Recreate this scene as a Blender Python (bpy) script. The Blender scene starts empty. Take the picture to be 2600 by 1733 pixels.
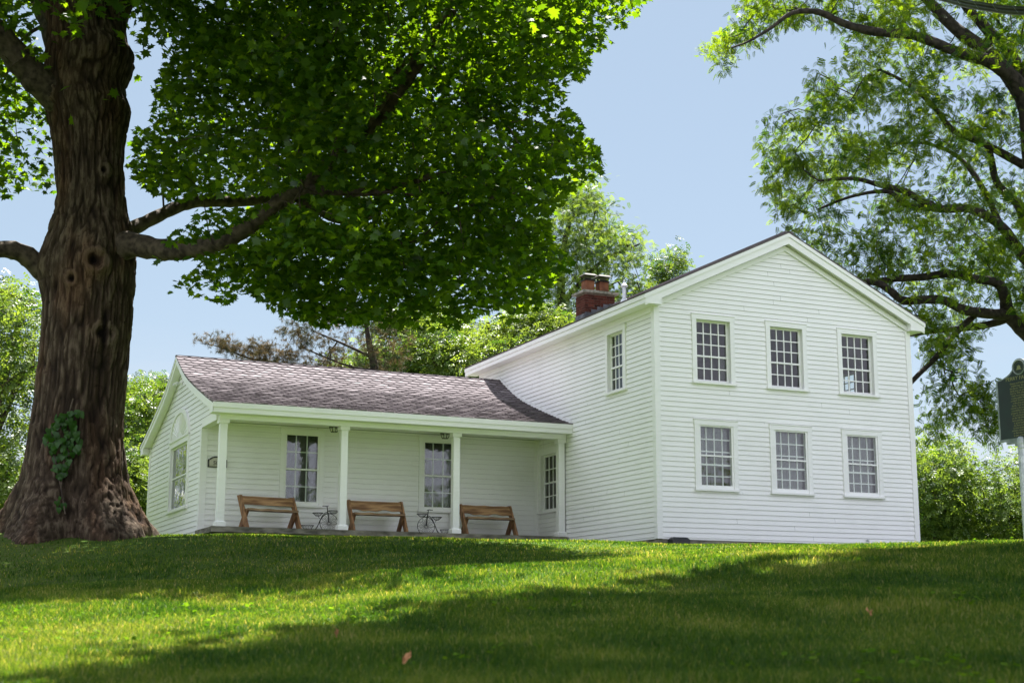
import bpy, math, random
import numpy as np
from mathutils import Matrix, Vector
rng = np.random.default_rng(7); random.seed(7)
S = bpy.context.scene
# ---------------------------------------------------------------- camera, sky, sun, exposure
CAM = np.array([-16.321, -28.595, -2.060]); PITCH = .194668; YAW = .419714; ROLL = .002; FPX = 3726.4
fw = np.array([math.sin(YAW)*math.cos(PITCH), math.cos(YAW)*math.cos(PITCH), math.sin(PITCH)])
r0 = np.array([math.cos(YAW), -math.sin(YAW), 0.]); u0 = np.cross(r0, fw)
RT = r0*math.cos(ROLL)+u0*math.sin(ROLL); UP = -r0*math.sin(ROLL)+u0*math.cos(ROLL)
cam = bpy.data.cameras.new('camera'); co = bpy.data.objects.new('camera', cam); S.collection.objects.link(co)
co.matrix_world = Matrix(((RT[0], UP[0], -fw[0], CAM[0]), (RT[1], UP[1], -fw[1], CAM[1]), (RT[2], UP[2], -fw[2], CAM[2]), (0, 0, 0, 1)))
cam.sensor_width = 36; cam.lens = FPX*36/2600; cam.clip_end = 3000; cam.clip_start = .1
cam.dof.use_dof = True; cam.dof.focus_distance = 34; cam.dof.aperture_fstop = 4.0
S.camera = co
SUN = np.array([.25, .35, 1.0]); SUN = SUN/np.linalg.norm(SUN)
EL = math.asin(SUN[2]); AZ = math.atan2(SUN[0], SUN[1])
w = bpy.data.worlds.new('World'); S.world = w; w.use_nodes = True
wn = w.node_tree; bg = wn.nodes['Background']
sk = wn.nodes.new('ShaderNodeTexSky'); sk.sky_type = 'NISHITA'; sk.sun_disc = False
sk.sun_elevation = EL; sk.sun_rotation = AZ; sk.altitude = 200; sk.air_density = 1.0; sk.dust_density = .7; sk.ozone_density = 1.2
def wnode(typ, **kw):
    n = wn.nodes.new(typ)
    for k, v in kw.items(): setattr(n, k, v)
    return n
def wmath(op, a, b=None, clamp=False):
    n = wnode('ShaderNodeMath', operation=op, use_clamp=clamp)
    for i, q in enumerate((a, b)):
        if q is None: continue
        if isinstance(q, (int, float)): n.inputs[i].default_value = q
        else: wn.links.new(q, n.inputs[i])
    return n.outputs[0]
def wmix(fac, a, b, bt='MIX'):
    n = wnode('ShaderNodeMix', data_type='RGBA', blend_type=bt)
    for k, q in ((0, fac), (6, a), (7, b)):
        if isinstance(q, (int, float)): n.inputs[k].default_value = q
        elif isinstance(q, tuple): n.inputs[k].default_value = (*q, 1)
        else: wn.links.new(q, n.inputs[k])
    return n.outputs[2]
# hazy summer sky: Nishita blended with an even haze colour, unseen bright cloud added behind the viewpoint to light the shaded walls, a thin bank low in the east
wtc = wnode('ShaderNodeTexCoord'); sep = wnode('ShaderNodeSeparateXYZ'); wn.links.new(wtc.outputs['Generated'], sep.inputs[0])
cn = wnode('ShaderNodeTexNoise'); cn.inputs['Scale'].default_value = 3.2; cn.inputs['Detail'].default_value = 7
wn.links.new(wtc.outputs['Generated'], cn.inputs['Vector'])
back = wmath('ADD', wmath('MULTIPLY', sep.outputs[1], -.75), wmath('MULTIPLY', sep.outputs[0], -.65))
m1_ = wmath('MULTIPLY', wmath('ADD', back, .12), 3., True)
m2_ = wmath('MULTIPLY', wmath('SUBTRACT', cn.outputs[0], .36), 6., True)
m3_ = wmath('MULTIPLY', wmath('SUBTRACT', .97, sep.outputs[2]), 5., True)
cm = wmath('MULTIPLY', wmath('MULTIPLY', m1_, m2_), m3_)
mp_ = wnode('ShaderNodeMapping'); mp_.inputs['Scale'].default_value = (2.5, 2.5, 14); wn.links.new(wtc.outputs['Generated'], mp_.inputs[0])
cn2 = wnode('ShaderNodeTexNoise'); cn2.inputs['Scale'].default_value = 1.6; cn2.inputs['Detail'].default_value = 5; wn.links.new(mp_.outputs[0], cn2.inputs['Vector'])
lowb = wmath('MULTIPLY', wmath('SUBTRACT', .20, sep.outputs[2]), 9., True)
cm2 = wmath('MULTIPLY', wmath('MULTIPLY', wmath('SUBTRACT', cn2.outputs[0], .38), 5., True), wmath('MULTIPLY', lowb, .8))
base = wmix(.62, wmix(1., sk.outputs[0], (1., .89, .84), 'MULTIPLY'), (2.47, 3.2, 3.78))
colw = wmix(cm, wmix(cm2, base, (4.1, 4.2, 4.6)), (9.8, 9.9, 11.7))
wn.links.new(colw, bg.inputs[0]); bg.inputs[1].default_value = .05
sl = bpy.data.lights.new('sun', 'SUN'); so = bpy.data.objects.new('sun', sl); S.collection.objects.link(so)
sl.energy = 4.9; sl.angle = math.radians(.53); sl.color = (1, .965, .91)
so.rotation_euler = Vector(SUN).to_track_quat('Z', 'Y').to_euler()
S.view_settings.view_transform = 'Standard'; S.view_settings.look = 'None'; S.view_settings.exposure = 2.0; S.view_settings.gamma = 1
S.render.engine = 'CYCLES'
cy = S.cycles
cy.max_bounces = 8; cy.diffuse_bounces = 4; cy.transmission_bounces = 6; cy.transparent_max_bounces = 12; cy.glossy_bounces = 3
cy.caustics_reflective = False; cy.caustics_refractive = False; cy.sample_clamp_indirect = 4
# ---------------------------------------------------------------- geometry helpers
K = 2600/2352.
def fpt(D, lat, z):            # forward distance, lateral, world z -> world point
    return np.array([CAM[0]+D*math.sin(YAW)+lat*math.cos(YAW), CAM[1]+D*math.cos(YAW)-lat*math.sin(YAW), z])
def dl(x, y):                  # world x, y -> forward distance and lateral
    dx = x-CAM[0]; dy = y-CAM[1]
    return dx*math.sin(YAW)+dy*math.cos(YAW), dx*math.cos(YAW)-dy*math.sin(YAW)
def at(px, py, D):             # sight angle of a feature plus its horizontal distance -> world point
    d = fw+RT*((px*K-1300)/FPX)-UP*((py*K-866.5)/FPX)
    h = d[0]*math.sin(YAW)+d[1]*math.cos(YAW)
    return CAM+d*(D/h)
def gz(x, y):                  # terrain height (world)
    x = np.asarray(x, float); y = np.asarray(y, float)
    D, lat = dl(x, y); Dc = np.maximum(D, 3.)
    q = np.clip(lat/Dc, -.42, .42)
    px = 1300+q*FPX*1.02
    tt = lambda yy: np.tan(PITCH+np.arctan((866.5-yy)/FPX))
    X = [-300, 0, 544, 1000, 1441, 1671, 2000, 2331, 2450, 2600, 2900]
    ttop = tt(np.interp(px, X, [1352, 1356, 1361, 1367, 1375, 1381, 1385, 1387, 1382, 1377, 1373]))
    tcr = tt(np.interp(px, X, [1528, 1508, 1477, 1448, 1422, 1411, 1400, 1394, 1392, 1388, 1384]))
    tdp = tcr - np.interp(px, [0, 1300, 2000], [.010, .007, 0.])
    tb = -.034+0*px
    t13 = tcr; 
    Dk = np.array([5.5, 9., 13., 14.5, 16.5, 22.8, 28.])
    T = [tb, tb+(tcr-tb)*.56, t13, t13+np.where(px < 1900, -.002, .001), np.where(px < 1900, tdp, tcr+.002), ttop, ttop-.0008]
    t = np.zeros_like(px)
    for i in range(len(Dk)-1):
        s = np.clip((D-Dk[i])/(Dk[i+1]-Dk[i]), 0, 1)
        t = np.where((D >= Dk[i]), T[i]*(1-s)+T[i+1]*s, t)
    z = CAM[2]+D*t
    z = np.where(D < 5.5, CAM[2]-1.15+(np.clip(D, 0, 5.5)/5.5)*(1.15-.034*5.5)+np.minimum(D, 0)*.03, z)
    cap = np.interp(x, [-30, -9, -2, 0, 7.2, 12, 40], [.12, .06, 0, -.14, -.045, .0, -.3])
    z = np.minimum(z, cap-np.maximum(D-46, 0)*.03)
    z = z+.018*np.sin(x*1.7+y*.6)*np.sin(y*1.3-x*.4)+.03*np.sin(x*.55+1)*np.sin(y*.47)*np.clip((24-D)/8, 0, 1)
    return z
C = S.collection
def link(name, me, mat=None, parent=None, loc=None):
    o = bpy.data.objects.new(name, me); C.objects.link(o)
    if mat is not None and me is not None:
        for m in (mat if isinstance(mat, (list, tuple)) else [mat]): me.materials.append(m)
    if parent is not None: o.parent = parent
    if loc is not None: o.location = loc
    return o
def tag(o, label=None, cat=None, group=None, kind=None):
    if label: o['label'] = label
    if cat: o['category'] = cat
    if group: o['group'] = group
    if kind: o['kind'] = kind
    return o
def thing(name, label, cat, loc=(0, 0, 0), rz=0, group=None):
    o = bpy.data.objects.new(name, None); C.objects.link(o); o.location = loc; o.rotation_euler = (0, 0, rz)
    o.empty_display_size = .2
    return tag(o, label, cat, group)
class MB:
    def __init__(s): s.v = []; s.f = []; s.m = []; s.t = []
    def poly(s, pts, mi=0, tone=.5):
        n = len(s.v); s.v += [tuple(map(float, p)) for p in pts]; s.f.append(tuple(range(n, n+len(pts)))); s.m.append(mi); s.t.append(tone)
    def hexa(s, p, mi=0, tone=.5):     # 8 points, bottom 4 then top 4
        n = len(s.v); s.v += [tuple(map(float, q)) for q in p]
        for f in ((0, 3, 2, 1), (4, 5, 6, 7), (0, 1, 5, 4), (1, 2, 6, 5), (2, 3, 7, 6), (3, 0, 4, 7)):
            s.f.append(tuple(n+i for i in f)); s.m.append(mi); s.t.append(tone)
    def box(s, x0, x1, y0, y1, z0, z1, mi=0, tone=.5, P=None):
        P = P or (lambda a, b, c: (a, b, c))
        s.hexa([P(x0, y0, z0), P(x1, y0, z0), P(x1, y1, z0), P(x0, y1, z0), P(x0, y0, z1), P(x1, y0, z1), P(x1, y1, z1), P(x0, y1, z1)], mi, tone)
    def tube(s, pts, rad, n=8, mi=0, tone=.5, caps=True, close=False):
        pts = [np.array(p, float) for p in pts]; N = len(pts)
        if not hasattr(rad, '__len__'): rad = [rad]*N
        base = len(s.v); prev = None
        for i, p in enumerate(pts):
            if close: d = pts[(i+1) % N]-pts[i-1]
            else: d = pts[min(i+1, N-1)]-pts[max(i-1, 0)]
            d = d/(np.linalg.norm(d)+1e-9)
            if prev is None:
                a = np.array([0, 0, 1.]) if abs(d[2]) < .9 else np.array([1., 0, 0]); e1 = np.cross(d, a)
            else: e1 = prev-d*(prev@d)
            e1 = e1/(np.linalg.norm(e1)+1e-9); prev = e1; e2 = np.cross(d, e1)
            for k in range(n):
                a = 2*math.pi*k/n; s.v.append(tuple(p+rad[i]*(e1*math.cos(a)+e2*math.sin(a))))
        for i in range(N if close else N-1):
            j = (i+1) % N
            for k in range(n):
                k2 = (k+1) % n
                s.f.append((base+i*n+k, base+i*n+k2, base+j*n+k2, base+j*n+k)); s.m.append(mi); s.t.append(tone)
        if caps and not close:
            s.f.append(tuple(base+k for k in range(n))[::-1]); s.m.append(mi); s.t.append(tone)
            s.f.append(tuple(base+(N-1)*n+k for k in range(n))); s.m.append(mi); s.t.append(tone)
    def lathe(s, c, prof, n=16, mi=0, tone=.5):      # prof list of (r, z)
        base = len(s.v)
        for r, z in prof:
            for k in range(n):
                a = 2*math.pi*k/n; s.v.append((c[0]+r*math.cos(a), c[1]+r*math.sin(a), c[2]+z))
        for i in range(len(prof)-1):
            for k in range(n):
                k2 = (k+1) % n
                s.f.append((base+i*n+k, base+i*n+k2, base+(i+1)*n+k2, base+(i+1)*n+k)); s.m.append(mi); s.t.append(tone)
    def build(s, name, mat, parent=None, org=(0, 0, 0), smooth=False, loc=None):
        me = bpy.data.meshes.new(name)
        v = [(a-org[0], b-org[1], c-org[2]) for a, b, c in s.v]
        me.from_pydata(v, [], s.f); me.polygons.foreach_set('material_index', s.m)
        at_ = me.attributes.new('tone', 'FLOAT', 'FACE'); at_.data.foreach_set('value', s.t)
        if smooth: me.polygons.foreach_set('use_smooth', [True]*len(s.f))
        me.update()
        return link(name, me, mat, parent, loc)
def fastmesh(name, V, F, mat, parent=None, tone=None, smooth=False):
    """V (n,3); F (m,k) equal-size faces"""
    me = bpy.data.meshes.new(name); F = np.asarray(F, np.int32); k = F.shape[1]
    me.vertices.add(len(V)); me.vertices.foreach_set('co', np.asarray(V, np.float32).ravel())
    me.loops.add(F.size); me.loops.foreach_set('vertex_index', F.ravel())
    me.polygons.add(len(F)); me.polygons.foreach_set('loop_start', np.arange(0, F.size, k, dtype=np.int32))
    if smooth: me.polygons.foreach_set('use_smooth', np.ones(len(F), bool))
    if tone is not None:
        a = me.attributes.new('tone', 'FLOAT', 'POINT'); a.data.foreach_set('value', np.asarray(tone, np.float32))
    me.update(calc_edges=True)
    return link(name, me, mat, parent)
def hsh(i, j, k):
    n = (i*374761393+j*668265263+k*2147483647*3+1013904223) & 0xffffffff
    n = ((n ^ (n >> 13))*1274126177) & 0xffffffff
    return ((n ^ (n >> 16)) & 0xffffff)/float(0xffffff)
def noise(x, y, z):
    x, y, z = np.broadcast_arrays(x, y, z)
    i, j, k = np.floor(x).astype(np.int64), np.floor(y).astype(np.int64), np.floor(z).astype(np.int64)
    u, v, w_ = x-i, y-j, z-k
    u = u*u*(3-2*u); v = v*v*(3-2*v); w_ = w_*w_*(3-2*w_); r = 0
    for a in (0, 1):
        for b in (0, 1):
            for c in (0, 1):
                r = r+hsh(i+a, j+b, k+c)*(u if a else 1-u)*(v if b else 1-v)*(w_ if c else 1-w_)
    return r
# ---------------------------------------------------------------- materials
def mat(name):
    m = bpy.data.materials.new(name); m.use_nodes = True
    return m, m.node_tree, m.node_tree.nodes['Principled BSDF']
def nd(t, typ, **kw):
    n = t.nodes.new(typ)
    for k, v in kw.items():
        if k.startswith('i_'):
            key = k[2:]; key = int(key) if key.isdigit() else key.replace('_', ' ')
            n.inputs[key].default_value = v
        else: setattr(n, k, v)
    return n
def ramp(t, fac, stops):
    r = nd(t, 'ShaderNodeValToRGB'); t.links.new(fac, r.inputs[0]); e = r.color_ramp.elements
    while len(e) < len(stops): e.new(.5)
    for i, (p, c) in enumerate(stops): e[i].position = p; e[i].color = (*c, 1)
    return r.outputs[0]
def coords(t, scale=(1, 1, 1), rot=(0, 0, 0)):
    tc = nd(t, 'ShaderNodeTexCoord'); mp = nd(t, 'ShaderNodeMapping'); mp.inputs['Scale'].default_value = scale; mp.inputs['Rotation'].default_value = rot
    t.links.new(tc.outputs['Object'], mp.inputs[0]); return mp.outputs[0]
def noisy(name, c1, c2, scale=(4, 4, 4), rough=.6, bump=0, det=6, spec=.3, lo=.35, hi=.65, bscale=None, metal=0):
    m, t, b = mat(name)
    n = nd(t, 'ShaderNodeTexNoise', i_Scale=1., i_Detail=det); t.links.new(coords(t, scale), n.inputs[0])
    t.links.new(ramp(t, n.outputs[0], [(lo, c1), (hi, c2)]), b.inputs['Base Color'])
    b.inputs['Roughness'].default_value = rough; b.inputs['Specular IOR Level'].default_value = spec; b.inputs['Metallic'].default_value = metal
    if bump:
        n2 = nd(t, 'ShaderNodeTexNoise', i_Scale=1., i_Detail=8.); t.links.new(coords(t, bscale or scale), n2.inputs[0])
        bp = nd(t, 'ShaderNodeBump', i_Strength=1., i_Distance=bump); t.links.new(n2.outputs[0], bp.inputs['Height']); t.links.new(bp.outputs[0], b.inputs['Normal'])
    return m
def paintmat():
    m, t, b = mat('white_paint')
    n = nd(t, 'ShaderNodeTexNoise', i_Scale=1., i_Detail=8.); t.links.new(coords(t, (.9, .9, .7)), n.inputs[0])
    n2 = nd(t, 'ShaderNodeTexNoise', i_Scale=1., i_Detail=5.); t.links.new(coords(t, (3, 3, 22)), n2.inputs[0])
    mx = nd(t, 'ShaderNodeMix', data_type='FLOAT'); mx.inputs[0].default_value = .4
    t.links.new(n.outputs[0], mx.inputs[2]); t.links.new(n2.outputs[0], mx.inputs[3])
    t.links.new(ramp(t, mx.outputs[0], [(.3, (.82, .81, .80)), (.48, (.885, .875, .87)), (.7, (.91, .90, .90))]), b.inputs['Base Color'])
    b.inputs['Roughness'].default_value = .5; b.inputs['Specular IOR Level'].default_value = .35
    bp = nd(t, 'ShaderNodeBump', i_Strength=.6, i_Distance=.004); t.links.new(n2.outputs[0], bp.inputs['Height']); t.links.new(bp.outputs[0], b.inputs['Normal'])
    return m
M = {}
M['paint'] = paintmat()
M['lip_shade'] = noisy('siding_lip_shade', (.32, .315, .29), (.46, .45, .42), (3, 3, 3), .9)  # shade under each clapboard lap, put into the colour of the lip
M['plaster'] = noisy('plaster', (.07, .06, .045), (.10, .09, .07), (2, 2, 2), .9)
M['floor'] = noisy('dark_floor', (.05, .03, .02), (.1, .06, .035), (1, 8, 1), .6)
M['concrete'] = noisy('concrete', (.09, .085, .065), (.27, .25, .20), (3.5, 3.5, 9), .9, .006, 10, bscale=(40, 40, 40))
M['wood'] = noisy('bench_wood', (.17, .085, .04), (.46, .27, .135), (2.2, 14, 14), .7, .004, 8, lo=.38, hi=.66, bscale=(4, 40, 40))
M['wood2'] = noisy('bench_leg_wood', (.15, .072, .036), (.38, .21, .105), (12, 12, 2.4), .7, .004, 8, lo=.38, hi=.66, bscale=(40, 40, 4))
M['wood3'] = noisy('bench_seat_wood', (.17, .10, .055), (.42, .29, .17), (2.5, 14, 14), .75, .004, 8, lo=.38, hi=.66, bscale=(4, 40, 40))
M['iron'] = noisy('black_iron', (.012, .012, .013), (.03, .028, .027), (20, 20, 20), .5, spec=.5)
M['blackplastic'] = noisy('black_plastic', (.012, .013, .016), (.03, .03, .034), (8, 8, 8), .45, spec=.5)
M['galv'] = noisy('galvanised_metal', (.42, .45, .48), (.62, .64, .66), (9, 9, 9), .42, metal=.6, spec=.5)
M['darkmetal'] = noisy('dark_metal', (.010, .008, .007), (.035, .026, .02), (6, 6, 6), .6)
M['clay'] = noisy('flue_clay', (.12, .045, .025), (.22, .09, .045), (4, 4, 4), .85, .003)
M['clay2'] = M['clay']
M['stone'] = noisy('chimney_crown', (.10, .11, .08), (.30, .28, .24), (9, 9, 9), .95, .01)
M['flash'] = noisy('lead_flashing', (.05, .055, .065), (.14, .145, .16), (6, 6, 6), .6)
M['mortar'] = noisy('mortar', (.10, .075, .06), (.17, .14, .11), (9, 9, 9), .95)
M['cable'] = noisy('cable_rubber', (.015, .015, .014), (.05, .048, .044), (4, 4, 4), .35, spec=.6)
M['signgreen'] = noisy('sign_green', (.003, .013, .012), (.006, .022, .020), (4, 4, 4), .4, spec=.5)
M['signgold'] = noisy('sign_lettering', (.22, .215, .10), (.29, .28, .14), (20, 20, 20), .5)
M['signrim'] = noisy('sign_rim', (.20, .23, .24), (.34, .37, .38), (9, 9, 9), .45, metal=.5)
M['plaque'] = noisy('plaque_tan', (.42, .40, .33), (.52, .49, .41), (9, 9, 9), .6)
M['leafb'] = noisy('fallen_leaf', (.30, .14, .06), (.45, .25, .11), (9, 9, 9), .8)
M['orange'] = noisy('orange_decal', (.55, .25, .04), (.65, .33, .06), (9, 9, 9), .6)
M['cardboard'] = noisy('cardboard', (.36, .18, .11), (.42, .22, .14), (9, 9, 9), .9)
M['lamp'] = noisy('lamp_glass', (.75, .76, .76), (.85, .86, .86), (9, 9, 9), .15, spec=.7)
M['rot'] = noisy('heartwood_hole', (.008, .006, .005), (.02, .015, .01), (9, 9, 9), .95)
def tonemat(name, stops, rough=.85, bump=.003, bs=60, nz=.25, spec=.2):
    m, t, b = mat(name)
    a = nd(t, 'ShaderNodeAttribute', attribute_name='tone')
    n = nd(t, 'ShaderNodeTexNoise', i_Scale=1., i_Detail=8.); t.links.new(coords(t, (bs, bs, bs)), n.inputs[0])
    mx = nd(t, 'ShaderNodeMix', data_type='FLOAT'); mx.inputs[0].default_value = nz
    t.links.new(a.outputs['Fac'], mx.inputs[2]); t.links.new(n.outputs[0], mx.inputs[3])
    t.links.new(ramp(t, mx.outputs[0], stops), b.inputs['Base Color']); b.inputs['Roughness'].default_value = rough; b.inputs['Specular IOR Level'].default_value = spec
    bp = nd(t, 'ShaderNodeBump', i_Strength=1., i_Distance=bump); t.links.new(n.outputs[0], bp.inputs['Height']); t.links.new(bp.outputs[0], b.inputs['Normal'])
    return m
M['shingle'] = tonemat('asphalt_shingle', [(.1, (.10, .085, .09)), (.5, (.165, .142, .15)), (.9, (.255, .225, .235))], .95, .002, 120)
M['brick'] = tonemat('red_brick', [(.1, (.03, .010, .007)), (.5, (.068, .02, .013)), (.9, (.13, .042, .028))], .9, .003, 50)
def leafmat(name, dark, light, trans=.5, spec=.25, tcol=None, stops=None):
    m, t, b = mat(name); t.nodes.remove(b); out = t.nodes['Material Output']
    a = nd(t, 'ShaderNodeAttribute', attribute_name='tone')
    col = ramp(t, a.outputs['Fac'], stops or [(0, dark), (1, light)])
    d = nd(t, 'ShaderNodeBsdfDiffuse'); tr = nd(t, 'ShaderNodeBsdfTranslucent'); g = nd(t, 'ShaderNodeBsdfGlossy'); g.inputs['Roughness'].default_value = .42
    t.links.new(col, d.inputs[0])
    tc = nd(t, 'ShaderNodeMix', data_type='RGBA', blend_type='MULTIPLY'); tc.inputs[0].default_value = 1
    t.links.new(col, tc.inputs[6]); tc.inputs[7].default_value = tcol or (1.9, 1.75, .45, 1)
    t.links.new(tc.outputs[2], tr.inputs[0])
    m1 = nd(t, 'ShaderNodeMixShader'); m1.inputs[0].default_value = trans; t.links.new(d.outputs[0], m1.inputs[1]); t.links.new(tr.outputs[0], m1.inputs[2])
    m2 = nd(t, 'ShaderNodeMixShader'); m2.inputs[0].default_value = spec*.12; t.links.new(m1.outputs[0], m2.inputs[1]); t.links.new(g.outputs[0], m2.inputs[2])
    t.links.new(m2.outputs[0], out.inputs[0]); return m
M['maple'] = leafmat('maple_leaf', (.009, .031, .002), (.034, .078, .005), .5, .2, (9., 6.2, 1.2, 1))
M['walnut'] = leafmat('walnut_leaf', (.022, .068, .005), (.16, .24, .020), .5, .2)
M['bgleaf'] = leafmat('background_leaf', (.035, .085, .014), (.19, .26, .055), .5, .5, (1.7, 1.6, .6, 1))
M['bgleaf2'] = leafmat('pale_background_leaf', (.04, .09, .018), (.18, .255, .055), .5, .3, (1.6, 1.5, .6, 1))
M['pine'] = leafmat('pine_needle', (.03, .05, .025), (.20, .14, .07), .15, .1, (1, 1, .8, 1))
M['vine'] = leafmat('vine_leaf', (.016, .062, .006), (.034, .11, .010), .4, .2)
M['grass'] = leafmat('grass_blade', (0, 0, 0), (1, 1, 1), .62, .12, (1.5, 1.35, .55, 1), [(0, (.016, .058, .006)), (.35, (.055, .128, .010)), (.62, (.15, .212, .026)), (.9, (.28, .28, .08)), (1, (.42, .36, .16))])
M['weed'] = leafmat('weed_leaf', (.05, .13, .01), (.13, .23, .025), .45, .0)
def barkmat():
    m, t, b = mat('bark')
    a = nd(t, 'ShaderNodeAttribute', attribute_name='tone')
    n = nd(t, 'ShaderNodeTexNoise', i_Scale=1., i_Detail=10., i_Roughness=.65); t.links.new(coords(t, (20, 20, 4.2)), n.inputs[0])
    mu = nd(t, 'ShaderNodeMath', operation='MULTIPLY'); t.links.new(a.outputs['Fac'], mu.inputs[0]); t.links.new(n.outputs[0], mu.inputs[1])
    mu2 = nd(t, 'ShaderNodeMath', operation='MULTIPLY'); mu2.inputs[1].default_value = 2.; t.links.new(mu.outputs[0], mu2.inputs[0])
    base = ramp(t, mu2.outputs[0], [(.10, (.009, .006, .0045)), (.36, (.026, .018, .012)), (.7, (.058, .041, .027)), (1, (.13, .10, .07))])
    n3 = nd(t, 'ShaderNodeTexNoise', i_Scale=1., i_Detail=4.); t.links.new(coords(t, (1.6, 1.6, .5)), n3.inputs[0])
    mx = nd(t, 'ShaderNodeMix', data_type='RGBA'); t.links.new(ramp(t, n3.outputs[0], [(.5, (0, 0, 0)), (.66, (.6, .6, .6))]), mx.inputs[0])
    t.links.new(base, mx.inputs[6]); hs = nd(t, 'ShaderNodeMix', data_type='RGBA', blend_type='MULTIPLY'); hs.inputs[0].default_value = 1
    t.links.new(base, hs.inputs[6]); hs.inputs[7].default_value = (1.2, .85, .65, 1); t.links.new(hs.outputs[2], mx.inputs[7])
    t.links.new(mx.outputs[2], b.inputs['Base Color']); b.inputs['Roughness'].default_value = .92; b.inputs['Specular IOR Level'].default_value = .15
    bp = nd(t, 'ShaderNodeBump', i_Strength=1., i_Distance=.03); t.links.new(n.outputs[0], bp.inputs['Height']); t.links.new(bp.outputs[0], b.inputs['Normal'])
    return m
M['bark'] = barkmat()
M['limb'] = noisy('limb_bark', (.03, .022, .016), (.11, .085, .06), (9, 9, 9), .9, .02, 8)
M['darklimb'] = noisy('walnut_bark', (.014, .011, .009), (.05, .04, .032), (9, 9, 9), .9, .02, 8)
def groundmat():
    m, t, b = mat('lawn_soil')
    n = nd(t, 'ShaderNodeTexNoise', i_Scale=1., i_Detail=6.); t.links.new(coords(t, (.5, .5, .5)), n.inputs[0])
    n2 = nd(t, 'ShaderNodeTexNoise', i_Scale=1., i_Detail=10.); t.links.new(coords(t, (14, 14, 14)), n2.inputs[0])
    mx = nd(t, 'ShaderNodeMix', data_type='FLOAT'); mx.inputs[0].default_value = .55; t.links.new(n.outputs[0], mx.inputs[2]); t.links.new(n2.outputs[0], mx.inputs[3])
    t.links.new(ramp(t, mx.outputs[0], [(.32, (.03, .07, .010)), (.52, (.06, .10, .018)), (.72, (.12, .12, .045))]), b.inputs['Base Color'])
    b.inputs['Roughness'].default_value = 1; b.inputs['Specular IOR Level'].default_value = .05
    bp = nd(t, 'ShaderNodeBump', i_Strength=1., i_Distance=.03); t.links.new(n2.outputs[0], bp.inputs['Height']); t.links.new(bp.outputs[0], b.inputs['Normal'])
    return m
M['ground'] = groundmat()
def glassmat():
    m, t, b = mat('window_glass'); t.nodes.remove(b); out = t.nodes['Material Output']
    tr = nd(t, 'ShaderNodeBsdfTransparent'); tr.inputs[0].default_value = (.86, .9, .88, 1); g = nd(t, 'ShaderNodeBsdfGlossy'); g.inputs['Roughness'].default_value = .01
    fr = nd(t, 'ShaderNodeFresnel'); ge = nd(t, 'ShaderNodeNewGeometry'); io = nd(t, 'ShaderNodeMix', data_type='FLOAT'); io.inputs[2].default_value = 1.5; io.inputs[3].default_value = 1/1.5
    t.links.new(ge.outputs['Backfacing'], io.inputs[0]); t.links.new(io.outputs[0], fr.inputs[0])
    mu = nd(t, 'ShaderNodeMath', operation='MULTIPLY'); mu.inputs[1].default_value = 1.4; mu.use_clamp = True; t.links.new(fr.outputs[0], mu.inputs[0])
    n = nd(t, 'ShaderNodeTexNoise', i_Scale=1., i_Detail=2.); t.links.new(coords(t, (3, 3, 3)), n.inputs[0])
    bp = nd(t, 'ShaderNodeBump', i_Strength=.5, i_Distance=.012); t.links.new(n.outputs[0], bp.inputs['Height']); t.links.new(bp.outputs[0], g.inputs['Normal'])
    ms = nd(t, 'ShaderNodeMixShader'); t.links.new(mu.outputs[0], ms.inputs[0]); t.links.new(tr.outputs[0], ms.inputs[1]); t.links.new(g.outputs[0], ms.inputs[2])
    t.links.new(ms.outputs[0], out.inputs[0]); return m
M['glass'] = glassmat()
def lacemat(name, dens):
    m, t, b = mat(name); out = t.nodes['Material Output']
    b.inputs['Base Color'].default_value = (.44, .46, .42, 1); b.inputs['Roughness'].default_value = .9
    wv = nd(t, 'ShaderNodeTexVoronoi', i_Scale=1.); wv.feature = 'DISTANCE_TO_EDGE'; t.links.new(coords(t, (26, 26, 13)), wv.inputs[0])
    n = nd(t, 'ShaderNodeTexNoise', i_Scale=1., i_Detail=3.); t.links.new(coords(t, (14, 14, 2.)), n.inputs[0])
    ad = nd(t, 'ShaderNodeMath', operation='SUBTRACT'); t.links.new(n.outputs[0], ad.inputs[0]); t.links.new(wv.outputs[0], ad.inputs[1])
    al = ramp(t, ad.outputs[0], [(.2, (dens*.45,)*3), (.5, (dens,)*3)])
    tp = nd(t, 'ShaderNodeBsdfTransparent'); ms = nd(t, 'ShaderNodeMixShader')
    t.links.new(al, ms.inputs[0]); t.links.new(tp.outputs[0], ms.inputs[1]); t.links.new(b.outputs[0], ms.inputs[2]); t.links.new(ms.outputs[0], out.inputs[0]); return m
M['lace'] = lacemat('lace_curtain', .42)
M['sheer'] = lacemat('sheer_curtain', .3)
# ---------------------------------------------------------------- ground
NA = 420; NR = 230
ang = np.linspace(-math.pi, math.pi, NA+1)
aw = np.interp(ang/math.pi, [-1, -.3, -.15, 0, .15, .3, 1], [-1, -.17, -.085, 0, .085, .17, 1])*math.pi
rad = np.concatenate([[0], np.geomspace(.8, 900, NR)])
R_, A_ = np.meshgrid(rad, aw, indexing='ij')
gx = CAM[0]+R_*np.sin(YAW+A_); gy = CAM[1]+R_*np.cos(YAW+A_)
GV = np.stack([gx, gy, gz(gx, gy)], -1).reshape(-1, 3)
n_ = NA+1; ii, jj = np.meshgrid(np.arange(NR), np.arange(NA), indexing='ij'); a_ = (ii*n_+jj).ravel()
tag(fastmesh('ground', GV, np.stack([a_, a_+1, a_+n_+1, a_+n_], 1), M['ground'], smooth=True), kind='structure')
mb = MB(); rs = np.linspace(-60, 60, 41)  # unseen pale strip behind the camera, added to bounce neutral light onto the walls
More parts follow.
